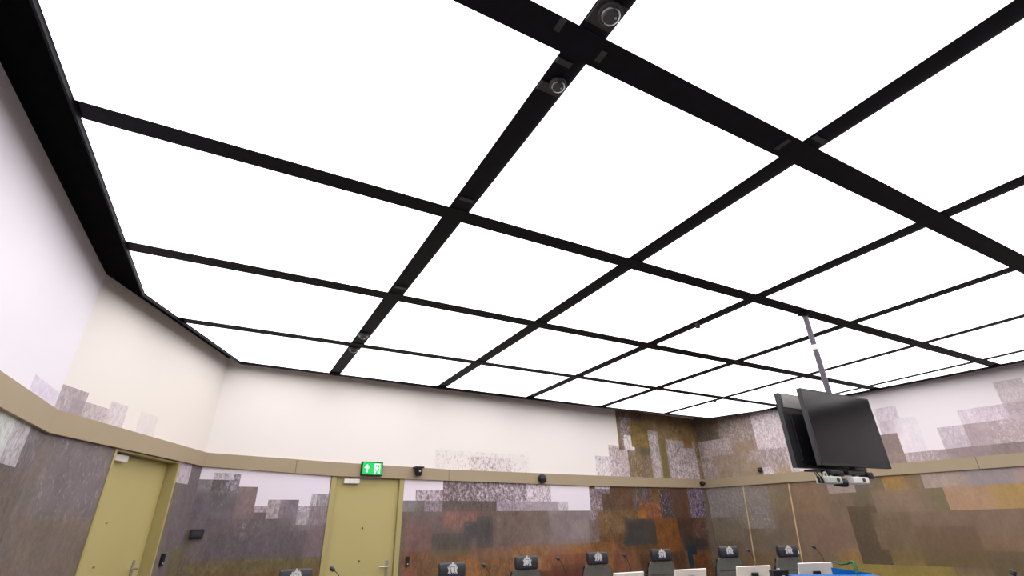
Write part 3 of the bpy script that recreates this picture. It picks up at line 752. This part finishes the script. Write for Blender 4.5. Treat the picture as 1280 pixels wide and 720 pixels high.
television(4.860, 6.087, 3.135, 1, 2.055, 2.790, 'flat screen hung back to back behind the front one, its grey rear edge showing')

# conference cameras and speakers hung below the screens
def ptz(x, y, z, rz, body, label, s=1.0):
    root = empty('conference_camera', (x, y, z), rz, label, 'camera', 'cameras hanging below the screens')
    root.scale = (s, s, s)
    bm = bmesh.new(); lathe(bm, [(0, 0), (0.05, 0), (0.055, -0.02), (0.05, -0.045), (0.02, -0.05), (0, -0.05)], 24); link('camera_base', bm, body, root, True)
    bm = bmesh.new(); box(bm, -0.055, -0.040, -0.02, 0.02, -0.12, -0.035, None, 0.004); link('yoke_arm', bm, body, root)
    bm = bmesh.new(); box(bm, 0.040, 0.055, -0.02, 0.02, -0.12, -0.035, None, 0.004); link('yoke_arm', bm, body, root)
    bm = bmesh.new(); R_ = Matrix.Translation((0, 0, -0.10)) @ Matrix.Rotation(math.pi / 2 + 0.15, 4, 'X')
    lathe(bm, [(0, -0.06), (0.030, -0.058), (0.038, -0.04), (0.038, 0.03), (0.034, 0.06), (0.027, 0.065), (0.025, 0.055), (0, 0.055)], 24, R_); hd = link('camera_head', bm, body, root, True)
    bm = bmesh.new(); lathe(bm, [(0, 0.064), (0.014, 0.062), (0.022, 0.056), (0.022, 0.05), (0, 0.05)], 20, R_); link('lens', bm, M['glass'], hd, True)
    return root
ptz(5.225, 2.93, 2.011, 0.75, M['plastic'], 'black swivel camera hanging lowest below the left half of the screens', 1.0)
def hung_box(x0, x1, y0, y1, z0, z1, m, label, rz=0.0):
    cx, cy = (x0 + x1) / 2, (y0 + y1) / 2
    root = empty('hanging_projector', (cx, cy, z1), rz, label, 'projector', 'pale boxes hanging below the screens')
    bm = bmesh.new(); box(bm, x0 - cx, x1 - cx, y0 - cy, y1 - cy, z0 - z1, -0.02, None, 0.012); b = link('case', bm, m, root, True)
    bm = bmesh.new(); box(bm, -0.012, 0.012, -0.012, 0.012, -0.02, -0.001); link('hanger', bm, M['plastic'], root)
    bm = bmesh.new(); lathe(bm, [(0, 0), (0.018, 0), (0.018, 0.012), (0, 0.014)], 16, Matrix.Translation((0.03, y0 - cy + 0.002, (z0 - z1) * 0.6)) @ Matrix.Rotation(math.pi / 2, 4, 'X')); link('lens', bm, M['glass'], b, True)
hung_box(4.92, 5.14, 2.85, 2.98, 1.895, 1.978, M['off_white'], 'pale grey box hanging left of the black swivel camera')
hung_box(5.33, 5.60, 2.85, 2.98, 1.90, 1.982, M['white'], 'white box hanging right of the black swivel camera')
ring = empty('ring_speaker', (4.965, 2.90, 2.011), 0, 'small pale ring shaped lamp at the left end below the screens', 'lamp')
bm = bmesh.new(); pts = [(0.026 * math.cos(a), 0, -0.045 + 0.030 * math.sin(a)) for a in [k * 2 * math.pi / 20 for k in range(21)]]; tube(bm, pts, 0.008, 8); link('ring', bm, M['off_white'], ring, True)
bm = bmesh.new(); box(bm, -0.006, 0.006, -0.006, 0.006, -0.012, 0.0); link('hanger', bm, M['plastic'], ring)
for k, (dx, lab) in enumerate(((0.0, 'short black plug hanging at the far left below the screens'), (0.052, 'second short black plug beside the first below the screens'))):
    bm = bmesh.new(); tube(bm, [(4.835 + dx, 2.90, 1.955), (4.850 + dx, 2.90, 1.90)], 0.012, 10); bmesh.ops.recalc_face_normals(bm, faces=bm.faces[:])
    o = link('cable_plug', bm, M['plastic']); tag(o, lab, 'plug', 'plugs below the screens')
bm = bmesh.new(); tube(bm, bez((4.835, 2.90, 1.953), (4.82, 2.92, 2.01), (4.897, 2.95, 2.02)), 0.005, 6); tube(bm, bez((4.887, 2.90, 1.953), (4.87, 2.92, 1.99), (4.897, 2.95, 2.015)), 0.005, 6)
tag(link('cable', bm, M['plastic'], None, True), 'thin black cable running from the plugs up to the screen shelf', 'cable')

# ------------------------------------------------------------------ devices on the walls
# exit sign
sg = empty('exit_sign', WB.at(2.262, 2.445, BO + 0.002)); tag(sg, 'lit green emergency exit sign with white arrow and running figure on the taupe band', 'exit sign')
Fs = WB.frame(0, 0, 0); Fs.translation = (0, 0, 0)
bm = bmesh.new(); box(bm, -0.165, 0.165, 0, 0.05, -0.10, 0.10, Fs, 0.006); link('sign_case', bm, M['plastic'], sg)
bm = bmesh.new(); box(bm, -0.150, 0.150, 0.0495, 0.054, -0.085, 0.085, Fs); face = link('sign_face', bm, M['sign_green'], sg)
def pict(polys, name):
    bm = bmesh.new()
    for poly in polys:
        prism(bm, poly, 0.0545, 0.0565, Fs @ Matrix(((1, 0, 0, 0), (0, 0, 1, 0), (0, 1, 0, 0), (0, 0, 0, 1))))
    return link(name, bm, M['sign_white'], face)
XS = -1  # frame x runs right-to-left seen from the room for this wall
def fx(poly, s): return [(s * x, z) for x, z in poly]
sx = 1 if (WB.frame(0, 0, 0).to_3x3() @ Vector((1, 0, 0))).x > 0 else -1
pict([fx([(-0.098, -0.055), (-0.070, -0.055), (-0.070, 0.005), (-0.040, 0.005), (-0.084, 0.060), (-0.128, 0.005), (-0.098, 0.005)], sx)], 'arrow')
pict([fx(p, sx) for p in ([(0.030, -0.075), (0.045, -0.075), (0.045, 0.058), (0.108, 0.058), (0.108, -0.075), (0.120, -0.075), (0.120, 0.072), (0.030, 0.072)],)], 'doorway')
bm = bmesh.new()
pict([fx(p, sx) for p in (
    [(0.074 + 0.009 * math.cos(a), 0.040 + 0.009 * math.sin(a)) for a in [k * math.pi / 5 for k in range(10)]],
    [(0.062, 0.028), (0.082, 0.028), (0.080, -0.012), (0.066, -0.012)],
    [(0.066, -0.010), (0.074, -0.010), (0.060, -0.040), (0.052, -0.068), (0.044, -0.066), (0.054, -0.036)],
    [(0.074, -0.010), (0.082, -0.010), (0.094, -0.034), (0.092, -0.060), (0.084, -0.060), (0.086, -0.036)],
    [(0.064, 0.026), (0.050, 0.008), (0.054, 0.004), (0.068, 0.018)], [(0.080, 0.026), (0.098, 0.012), (0.095, 0.006), (0.079, 0.018)])], 'running_figure')
bm.free()

def at_wall(name, w, u, z, out, label, cat, group=None):
    o = empty(name, w.at(u, z, out), 0, label, cat, group)
    F = w.frame(0, 0, 0).to_3x3().to_4x4(); o.rotation_euler = F.to_euler() if F.determinant() > 0 else (0, 0, math.atan2(w.n.y, w.n.x) - math.pi / 2)
    return o       # local +y points into the room
# black camera with flat top right of the exit sign
r = at_wall('wall_camera', WB, 3.02, 2.43, BO, 'black wall camera with a flat top on the taupe band right of the exit sign', 'camera')
bm = bmesh.new(); box(bm, -0.075, 0.075, 0, 0.13, 0.045, 0.07, None, 0.006); link('mounting_plate', bm, M['plastic'], r)
bm = bmesh.new(); lathe(bm, [(0, 0.045), (0.066, 0.045), (0.06, -0.03), (0.045, -0.07), (0, -0.08)], 24, Matrix.Translation((0, 0.07, 0))); b = link('camera_body', bm, M['plastic'], r, True)
bm = bmesh.new(); lathe(bm, [(0, 0.008), (0.014, 0.006), (0.016, 0)], 14, Matrix.Translation((0, 0.128, 0.0)) @ Matrix.Rotation(-math.pi / 2, 4, 'X')); link('lens', bm, M['off_white'], b, True)
# round black speakers
def round_dev(name, w, u, z, out, rad, label, cat, depth=0.07):
    r = at_wall(name, w, u, z, out, label, cat)
    bm = bmesh.new(); lathe(bm, [(0, 0), (rad * 0.8, 0), (rad, 0.015), (rad, depth * 0.6), (rad * 0.85, depth), (rad * 0.5, depth * 1.2), (0, depth * 1.25)], 28, Matrix.Rotation(-math.pi / 2, 4, 'X')); b = link('housing', bm, M['plastic'], r, True)
    bm = bmesh.new(); lathe(bm, [(0, 0.004), (0.012, 0.003), (0.012, 0)], 12, Matrix.Translation((0, depth * 1.05, -rad * 0.6)) @ Matrix.Rotation(-math.pi / 2, 4, 'X')); link('indicator', bm, M['off_white'], b, True)
round_dev('wall_speaker', WB, 5.53, 2.385, BO, 0.085, 'round black speaker on the taupe band above the middle of the printed trees', 'speaker')
round_dev('corner_camera', WB, 10.18, 2.405, BO, 0.055, 'round black camera on the taupe band in the far right corner', 'camera', 0.09)
# small sensor above the band on the right wall
r = at_wall('motion_sensor', WR, 1.40, 2.60, 0.0, 'small black sensor just above the taupe band left of the hanging screens', 'sensor')
bm = bmesh.new(); box(bm, -0.045, 0.045, 0, 0.06, -0.05, 0.04, None, 0.01); b = link('sensor_case', bm, M['plastic'], r); bm = bmesh.new(); box(bm, -0.02, 0.02, 0.058, 0.063, 0.0, 0.02); link('sensor_window', bm, M['bracket'], b)
# black box on the back wall near the left corner
r = at_wall('thermostat_box', WB, 0.115, 1.60, 0.0, 'flat black box on the back wall between the two olive doors', 'wall box')
bm = bmesh.new(); box(bm, -0.075, 0.075, 0, 0.05, -0.05, 0.05, None, 0.008); b = link('case', bm, M['plastic'], r); bm = bmesh.new(); box(bm, -0.05, 0.05, 0.048, 0.053, -0.03, 0.03); link('front_grille', bm, M['leather'], b)
# card readers
for w, u, z, lab in ((WC, 2.24, 1.335, 'black card reader on the corner wall right of the left olive door'), (WB, 2.965, 1.155, 'black card reader on the back wall right of the door under the exit sign')):
    r = at_wall('card_reader', w, u, z, 0.0, lab, 'card reader', 'card readers beside the doors')
    bm = bmesh.new(); box(bm, -0.026, 0.026, 0, 0.03, -0.065, 0.065, None, 0.006); b = link('reader_case', bm, M['plastic'], r)
    bm = bmesh.new(); lathe(bm, [(0, 0.004), (0.010, 0.003), (0.010, 0)], 12, Matrix.Translation((0, 0.03, -0.035)) @ Matrix.Rotation(-math.pi / 2, 4, 'X')); link('reader_light', bm, M['off_white'], b, True)

# ------------------------------------------------------------------ chairs
def crest_polys():
    P_ = []
    P_.append([(-0.006, 0.030), (0.006, 0.030), (0.007, 0.044), (0.003, 0.050), (-0.003, 0.050), (-0.007, 0.044)])          # orb of the crown
    P_.append([(-0.022, 0.018), (-0.024, 0.036), (-0.014, 0.028), (-0.008, 0.038), (0, 0.028), (0.008, 0.038), (0.014, 0.028), (0.024, 0.036), (0.022, 0.018)])
    P_.append([(-0.015, 0.014), (0.015, 0.014), (0.015, -0.012), (0.008, -0.026), (0, -0.032), (-0.008, -0.026), (-0.015, -0.012)])   # shield
    for s in (-1, 1):                                                                                                           # two rampant lions
        P_.append([(s * x, z) for x, z in ((0.019, 0.012), (0.024, 0.026), (0.031, 0.030), (0.036, 0.022), (0.033, 0.012), (0.040, 0.008), (0.043, 0.018), (0.048, 0.012), (0.043, 0.000), (0.037, -0.004), (0.040, -0.020), (0.046, -0.032), (0.034, -0.034), (0.030, -0.022), (0.024, -0.034), (0.017, -0.034), (0.021, -0.014))])
    return P_
def make_chair():
    root = empty('office_chair')
    zt = 1.25                                                    # top of the headrest
    bm = bmesh.new()                                             # headrest: a bolster with rounded front
    prof = [(-0.035, -0.075), (-0.055, -0.060), (-0.062, -0.02), (-0.060, 0.03), (-0.050, 0.065), (-0.025, 0.080), (0.01, 0.078), (0.03, 0.06), (0.035, 0.0), (0.03, -0.06), (0.0, -0.078)]
    def ring(x, k): return [bm.verts.new((x, y * k, zt - 0.08 + z * k)) for y, z in prof]
    rs = [ring(-0.148, 0.80), ring(-0.142, 0.94), ring(-0.128, 1.0), ring(0.128, 1.0), ring(0.142, 0.94), ring(0.148, 0.80)]
    n = len(prof)
    for a, b in zip(rs, rs[1:]):
        for k in range(n): bm.faces.new((a[k], a[(k + 1) % n], b[(k + 1) % n], b[k]))
    bm.faces.new(rs[0][::-1]); bm.faces.new(rs[-1])
    head = link('headrest', bm, M['leather'], root, True)
    bm = bmesh.new(); E = Matrix.Translation((0, -0.0605, zt - 0.062)) @ Matrix(((1, 0, 0, 0), (0, 0, 1, 0), (0, 1.0, 0, 0), (0, 0, 0, 1)))
    for p in crest_polys(): prism(bm, [(x * 1.2, y * 1.35) for x, y in p], -0.004, 0.003, E)
    link('crest', bm, M['silver'], head)
    bm = bmesh.new(); prism(bm, [(-0.045, -0.052), (-0.03, -0.047), (0.03, -0.047), (0.045, -0.052), (0.04, -0.066), (0.02, -0.060), (-0.02, -0.060), (-0.04, -0.066)], -0.006, 0.003, E)
    link('crest_ribbon', bm, M['ribbon'], head)
    bm = bmesh.new()
    bm.free()
    for x in (-0.07, 0.07):
        bm = bmesh.new(); tube(bm, [(x, 0.0, zt - 0.22), (x, 0.0, zt - 0.12)], 0.008, 8); link('headrest_post', bm, M['steel'], root, True)
    # backrest: tapering padded shell, broadest at shoulder height
    bm = bmesh.new(); rows_ = []
    for z, hw, y in ((0.50, 0.215, -0.01), (0.62, 0.235, 0.00), (0.80, 0.235, 0.015), (0.95, 0.215, 0.02), (1.04, 0.190, 0.015), (1.08, 0.175, 0.01), (1.085, 0.165, 0.01)):
        rows_.append([bm.verts.new((hw * a, y + c, z)) for a, c in ((-1.0, 0.0), (-0.96, -0.030), (-0.6, -0.042), (0, -0.040), (0.6, -0.042), (0.96, -0.030), (1.0, 0.0), (0.9, 0.035), (0, 0.045), (-0.9, 0.035))])
    for a, b in zip(rows_, rows_[1:]):
        for k in range(10): bm.faces.new((a[k], a[(k + 1) % 10], b[(k + 1) % 10], b[k]))
    bm.faces.new(rows_[0][::-1]); bm.faces.new(rows_[-1])
    back = link('backrest', bm, M['chair'], root, True)
    bm = bmesh.new(); box(bm, -0.19, 0.19, -0.026, -0.0215, 0.928, 0.932); link('backrest_seam', bm, M['leather'], back)
    bm = bmesh.new()
    bm.free()
    for s in (-1, 1):
        bm = bmesh.new(); tube(bm, [(s * 0.19, 0.045, 0.45), (s * 0.244, 0.03, 0.62), (s * 0.244, 0.038, 0.80), (s * 0.223, 0.042, 0.95), (s * 0.182, 0.035, 1.075)], 0.014, 8)
        link('backrest_edge', bm, M['leather'], root, True)
    bm = bmesh.new(); box(bm, -0.25, 0.25, -0.48, 0.0, 0.41, 0.49, None, 0.03); link('seat', bm, M['chair'], root, True)
    for s in (-1, 1):
        bm = bmesh.new(); tube(bm, [(s * 0.27, -0.12, 0.44), (s * 0.30, -0.14, 0.52), (s * 0.30, -0.16, 0.66)], 0.014, 8); box(bm, s * 0.30 - 0.035, s * 0.30 + 0.035, -0.30, -0.03, 0.655, 0.685, None, 0.01); link('armrest', bm, M['plastic'], root, True)
    bm = bmesh.new(); lathe(bm, [(0, 0.40), (0.09, 0.40), (0.03, 0.36), (0.028, 0.12), (0.04, 0.10), (0.04, 0.07), (0, 0.07)], 18, Matrix.Translation((0, -0.22, 0))); link('column', bm, M['steel'], root, True)
    for k in range(5):
        a = k * 2 * math.pi / 5 + 0.3
        bm = bmesh.new(); tube(bm, [(0.03 * math.cos(a), -0.22 + 0.03 * math.sin(a), 0.10), (0.29 * math.cos(a), -0.22 + 0.29 * math.sin(a), 0.07)], 0.02, 8, 0.012); leg = link('leg', bm, M['steel'], root, True)
        bm = bmesh.new(); lathe(bm, [(0, -0.02), (0.028, -0.02), (0.028, 0.02), (0, 0.02)], 16, Matrix.Translation((0.29 * math.cos(a), -0.22 + 0.29 * math.sin(a), 0.029)) @ Matrix.Rotation(math.pi / 2, 4, 'X')); link('caster', bm, M['plastic'], leg, True)
    return root
chairs = [(0.765, 5.86, 0.02, 'leftmost high-backed grey chair with a crested black headrest, left of the olive back door'),
          (2.40, 5.85, 0.0, 'high-backed crested chair just right of the door under the exit sign'),
          (3.60, 6.26, 0.0, 'high-backed crested chair below the round black wall speaker'),
          (4.76, 6.28, 0.0, 'high-backed crested chair fourth from the left, before the orange undergrowth print'),
          (5.80, 6.12, 0.0, 'high-backed crested chair before the dark brown trees near the far right corner'),
          (6.98, 5.90, 0.0, 'high-backed crested chair left of the first cream strip on the right wall'),
          (7.60, 5.34, 0.0, 'high-backed crested chair behind the blue desk, rightmost')]
proto = make_chair(); PLINTH = 0.0
for k, (x, y, dz, lab) in enumerate(chairs):
    c = proto if k == 0 else copy_tree(proto)
    c.location = (x, y, dz); c.rotation_euler = (0, 0, math.atan2(-x, y) * (0.42 if k else 0.2))
    tag(c, lab, 'chair', 'crested chairs behind the judges\' bench')

# ------------------------------------------------------------------ bench
bench = empty('judges_bench', (4.5, 5.0, 0), 0, 'long curved wooden bench in front of the crested chairs', 'bench')
pl = [Vector(p) for p in ((-0.05, 4.9), (1.2, 4.85), (2.6, 4.85), (3.8, 5.2), (4.9, 5.25), (6.0, 4.95), (6.75, 4.55), (7.15, 4.22))]
def ribbon(bm, pts, o0, o1, z0, z1, M_=None):
    rs = []
    for i, p in enumerate(pts):
        d = (pts[min(i + 1, len(pts) - 1)] - pts[max(i - 1, 0)]).normalized(); n = Vector((-d.y, d.x))
        a = p + n * o0 - Vector((4.5, 5.0)); b = p + n * o1 - Vector((4.5, 5.0))
        rs.append([bm.verts.new((a.x, a.y, z0)), bm.verts.new((b.x, b.y, z0)), bm.verts.new((b.x, b.y, z1)), bm.verts.new((a.x, a.y, z1))])
    for a, b in zip(rs, rs[1:]):
        for k in range(4): bm.faces.new((a[k], a[(k + 1) % 4], b[(k + 1) % 4], b[k]))
    bm.faces.new(rs[0][::-1]); bm.faces.new(rs[-1])
bm = bmesh.new(); ribbon(bm, pl, -0.15, 0.60, 0.83, 0.87); link('bench_top', bm, M['wood'], bench)
bm = bmesh.new(); ribbon(bm, pl, -0.10, -0.06, 0.0, 0.83); link('front_panel', bm, M['wood'], bench)
for u in (0, 3, 7):
    p = pl[u]; bm = bmesh.new(); box(bm, p.x - 4.5 - 0.02 + (0.04 if u == 0 else -0.04 if u == 7 else 0), p.x - 4.5 + 0.02 + (0.04 if u == 0 else -0.04 if u == 7 else 0), p.y - 5.0 - 0.05, p.y - 5.0 + 0.5, 0, 0.83); link('support_panel', bm, M['wood'], bench)

# blue desk
bd = empty('blue_desk', (5.788, 4.118, 0), -0.7012, 'bright blue topped desk at the lower right in front of the last white desk screen', 'desk')
BW = 0.852
bm = bmesh.new(); box(bm, 0, BW, -0.62, 0, 1.00, 1.04, None, 0.004); link('desk_top', bm, M['blue'], bd)
bm = bmesh.new(); box(bm, 0.03, BW - 0.03, -0.58, -0.03, 0.0, 1.00); link('desk_body', bm, M['blue'], bd)
bm = bmesh.new(); prism(bm, [(0.463, 1.04), (0.463, 1.107), (0.854, 1.050), (0.854, 1.04)], 0.0, 0.018, Matrix(((1, 0, 0, 0), (0, 0, -1, 0), (0, 1, 0, 0), (0, 0, 0, 1)))); link('rear_panel', bm, M['blue'], bd)


# tilted white desk screens
def desk_screen(x, y, z, w, h, rz, tilt, label):
    root = empty('desk_screen', (x, y, z), rz, label, 'desk screen', 'white desk screens along the bench')
    T = Matrix.Translation((0, 0, 0.005)) @ Matrix.Rotation(tilt, 4, 'X')
    bm = bmesh.new(); box(bm, -w / 2, w / 2, -0.012, 0.012, 0.0, h, T, 0.004); pn = link('screen_panel', bm, M['white'], root)
    bm = bmesh.new(); box(bm, -w / 2 + 0.01, w / 2 - 0.01, 0.012, 0.016, 0.01, h - 0.01, T); link('screen_glass', bm, M['screen'], pn)
    bm = bmesh.new(); box(bm, -0.045, 0.045, -0.075, -0.035, 0.01, h * 0.60, None, 0.01); box(bm, -0.10, 0.12, -0.11, 0.02, 0.001, 0.02, None, 0.006); box(bm, 0.05, 0.12, -0.085, -0.035, 0.018, h * 0.30, None, 0.008); link('stand', bm, M['plastic'], root)
    return root
desk_screen(4.525, 5.401, 0.870, 0.42, 0.195, -0.15, 0.280, 'white desk screen before the gap between the fourth and fifth chairs')
desk_screen(5.418, 5.251, 0.870, 0.45, 0.190, -0.25, 0.280, 'white desk screen between the fifth chair and the dark corner')
desk_screen(6.305, 4.998, 0.870, 0.48, 0.194, -0.35, 0.280, 'white desk screen between the two rightmost chairs')
desk_screen(6.775, 4.447, 0.870, 0.45, 0.234, -0.42, 0.280, 'white desk screen beyond the blue desk with a green cable at its corner')


# microphones
def mic(tip, base, label, bend=0.3):
    root = empty('gooseneck_microphone', base, 0, label, 'microphone', 'gooseneck microphones on the bench')
    t = Vector(tip) - Vector(base)
    bm = bmesh.new(); box(bm, -0.05, 0.05, -0.06, 0.06, 0, 0.03, None, 0.008); link('microphone_base', bm, M['plastic'], root)
    bm = bmesh.new(); pts = bez((0, 0, 0.03), (t.x * 0.25, t.y * 0.25, t.z * (0.75 + bend * 0.3)), t, 12); tube(bm, pts, 0.0038, 8); link('gooseneck', bm, M['plastic'], root, True)
    d = (pts[-1] - pts[-2]).normalized(); q = d.to_track_quat('Z', 'Y').to_matrix().to_4x4()
    bm = bmesh.new(); lathe(bm, [(0, -0.005), (0.010, 0.0), (0.018, 0.012), (0.019, 0.032), (0.014, 0.048), (0, 0.054)], 16, Matrix.Translation(t - d * 0.02) @ q); link('windshield', bm, M['leather'], root, True)
mic((0.989, 5.207, 1.285), (1.14, 5.12, 0.87), 'black gooseneck microphone in front of the door under the exit sign')
mic((2.42, 5.05, 1.250), (2.56, 5.07, 0.87), 'black gooseneck microphone right of the second chair from the left')
mic((3.509, 5.352, 1.248), (3.62, 5.33, 0.87), 'black gooseneck microphone between the third and fourth chairs from the left')
mic((4.625, 5.518, 1.228), (4.70, 5.49, 0.87), 'black gooseneck microphone between the fourth and fifth chairs from the left')
mic((6.47, 5.11, 1.225), (6.56, 5.10, 0.87), 'black gooseneck microphone between the two rightmost chairs')
mic((7.05, 4.536, 1.26), (7.12, 4.46, 0.87), 'black gooseneck microphone right of the rightmost chair above the blue desk')
# green cable from the corner of the last white screen down to the blue desk
bm = bmesh.new(); tube(bm, [(6.766, 4.175, 1.112), (6.656, 4.066, 1.126), (6.499, 3.939, 1.118), (6.430, 3.861, 1.121), (6.334, 3.728, 1.139), (6.309, 3.673, 1.157)], 0.010, 8)
tube(bm, [(6.309, 3.673, 1.157), (6.285, 3.634, 1.157), (6.252, 3.611, 1.106), (6.235, 3.601, 1.054)], 0.017, 8)
tag(link('green_cable', bm, M['green'], None, True), 'green cable looping from the last white desk screen down to the blue desk', 'cable')
ctl = empty('control_box', (6.259, 4.571, 0.87), -0.4, 'small black control box on the bench left of the last white desk screen', 'control box')
bm = bmesh.new(); box(bm, -0.10, 0.10, -0.05, 0.05, 0.0, 0.167, None, 0.006); link('case', bm, M['plastic'], ctl)
bm = bmesh.new(); lathe(bm, [(0, 0), (0.02, 0), (0.02, 0.016), (0, 0.018)], 16, Matrix.Translation((0.0, 0, 0.167))); link('knob', bm, M['off_white'], ctl, True)
bm = bmesh.new(); lathe(bm, [(0, 0), (0.022, 0), (0.022, 0.006), (0, 0.008)], 16, Matrix.Translation((0.02, -0.05, 0.092)) @ Matrix.Rotation(math.pi / 2, 4, 'X')); link('round_light', bm, M['off_white'], ctl, True)
r = at_wall('wall_button', WR, 1.755, 1.003, 0.0, 'small white button box on the right wall beside the headrest of the rightmost chair', 'wall box')
bm = bmesh.new(); box(bm, -0.035, 0.035, 0, 0.03, -0.035, 0.035, None, 0.006); b = link('case', bm, M['white'], r)
bm = bmesh.new(); lathe(bm, [(0, 0.006), (0.014, 0.005), (0.014, 0)], 14, Matrix.Translation((0, 0.03, 0)) @ Matrix.Rotation(-math.pi / 2, 4, 'X')); link('push_button', bm, M['off_white'], b, True)
st = empty('standing_microphone', (5.647, 2.027, 0), 0, 'black microphone on a slim floor stand at the bottom right edge', 'microphone')
bm = bmesh.new(); lathe(bm, [(0, 0), (0.13, 0), (0.13, 0.012), (0.02, 0.03), (0, 0.03)], 28); link('stand_base', bm, M['plastic'], st, True)
bm = bmesh.new(); tube(bm, [(0, 0, 0.02), (0, 0, 1.10), (-0.01, 0.0, 1.169)], 0.008, 10); link('stand_pole', bm, M['plastic'], st, True)
bm = bmesh.new(); lathe(bm, [(0, -0.02), (0.014, -0.015), (0.021, 0.0), (0.021, 0.015), (0.014, 0.026), (0, 0.03)], 18, Matrix.Translation((-0.012, 0, 1.181)) @ Matrix.Rotation(-1.3, 4, 'Y')); link('windshield', bm, M['leather'], st, True)


# ------------------------------------------------------------------ camera
f_px, pitch, roll, yaw = 608.66, 0.4547, -0.0238, 0.5087
fwd = Vector((math.sin(yaw) * math.cos(pitch), math.cos(yaw) * math.cos(pitch), math.sin(pitch)))
rt = Vector((math.cos(yaw), -math.sin(yaw), 0)); up = rt.cross(fwd)
r2 = rt * math.cos(roll) + up * math.sin(roll); u2 = -rt * math.sin(roll) + up * math.cos(roll)
cd = bpy.data.cameras.new('camera'); cam = bpy.data.objects.new('camera', cd); COL.objects.link(cam)
cd.sensor_width = 36.0; cd.lens = 36.0 * f_px / 1280.0; cd.clip_start = 0.05
cam.matrix_world = Matrix(((r2.x, u2.x, -fwd.x, 0), (r2.y, u2.y, -fwd.y, 0), (r2.z, u2.z, -fwd.z, EYE), (0, 0, 0, 1)))
scene.camera = cam

# ------------------------------------------------------------------ world and view
wd = bpy.data.worlds.new('world'); scene.world = wd; wd.use_nodes = True
wd.node_tree.nodes['Background'].inputs['Color'].default_value = (0.02, 0.02, 0.022, 1)
scene.view_settings.view_transform = 'Standard'; scene.view_settings.look = 'None'
scene.view_settings.exposure = 0.0; scene.view_settings.gamma = 1.0; scene.view_settings.use_curve_mapping = False
scene.cycles.max_bounces = 8; scene.cycles.diffuse_bounces = 5
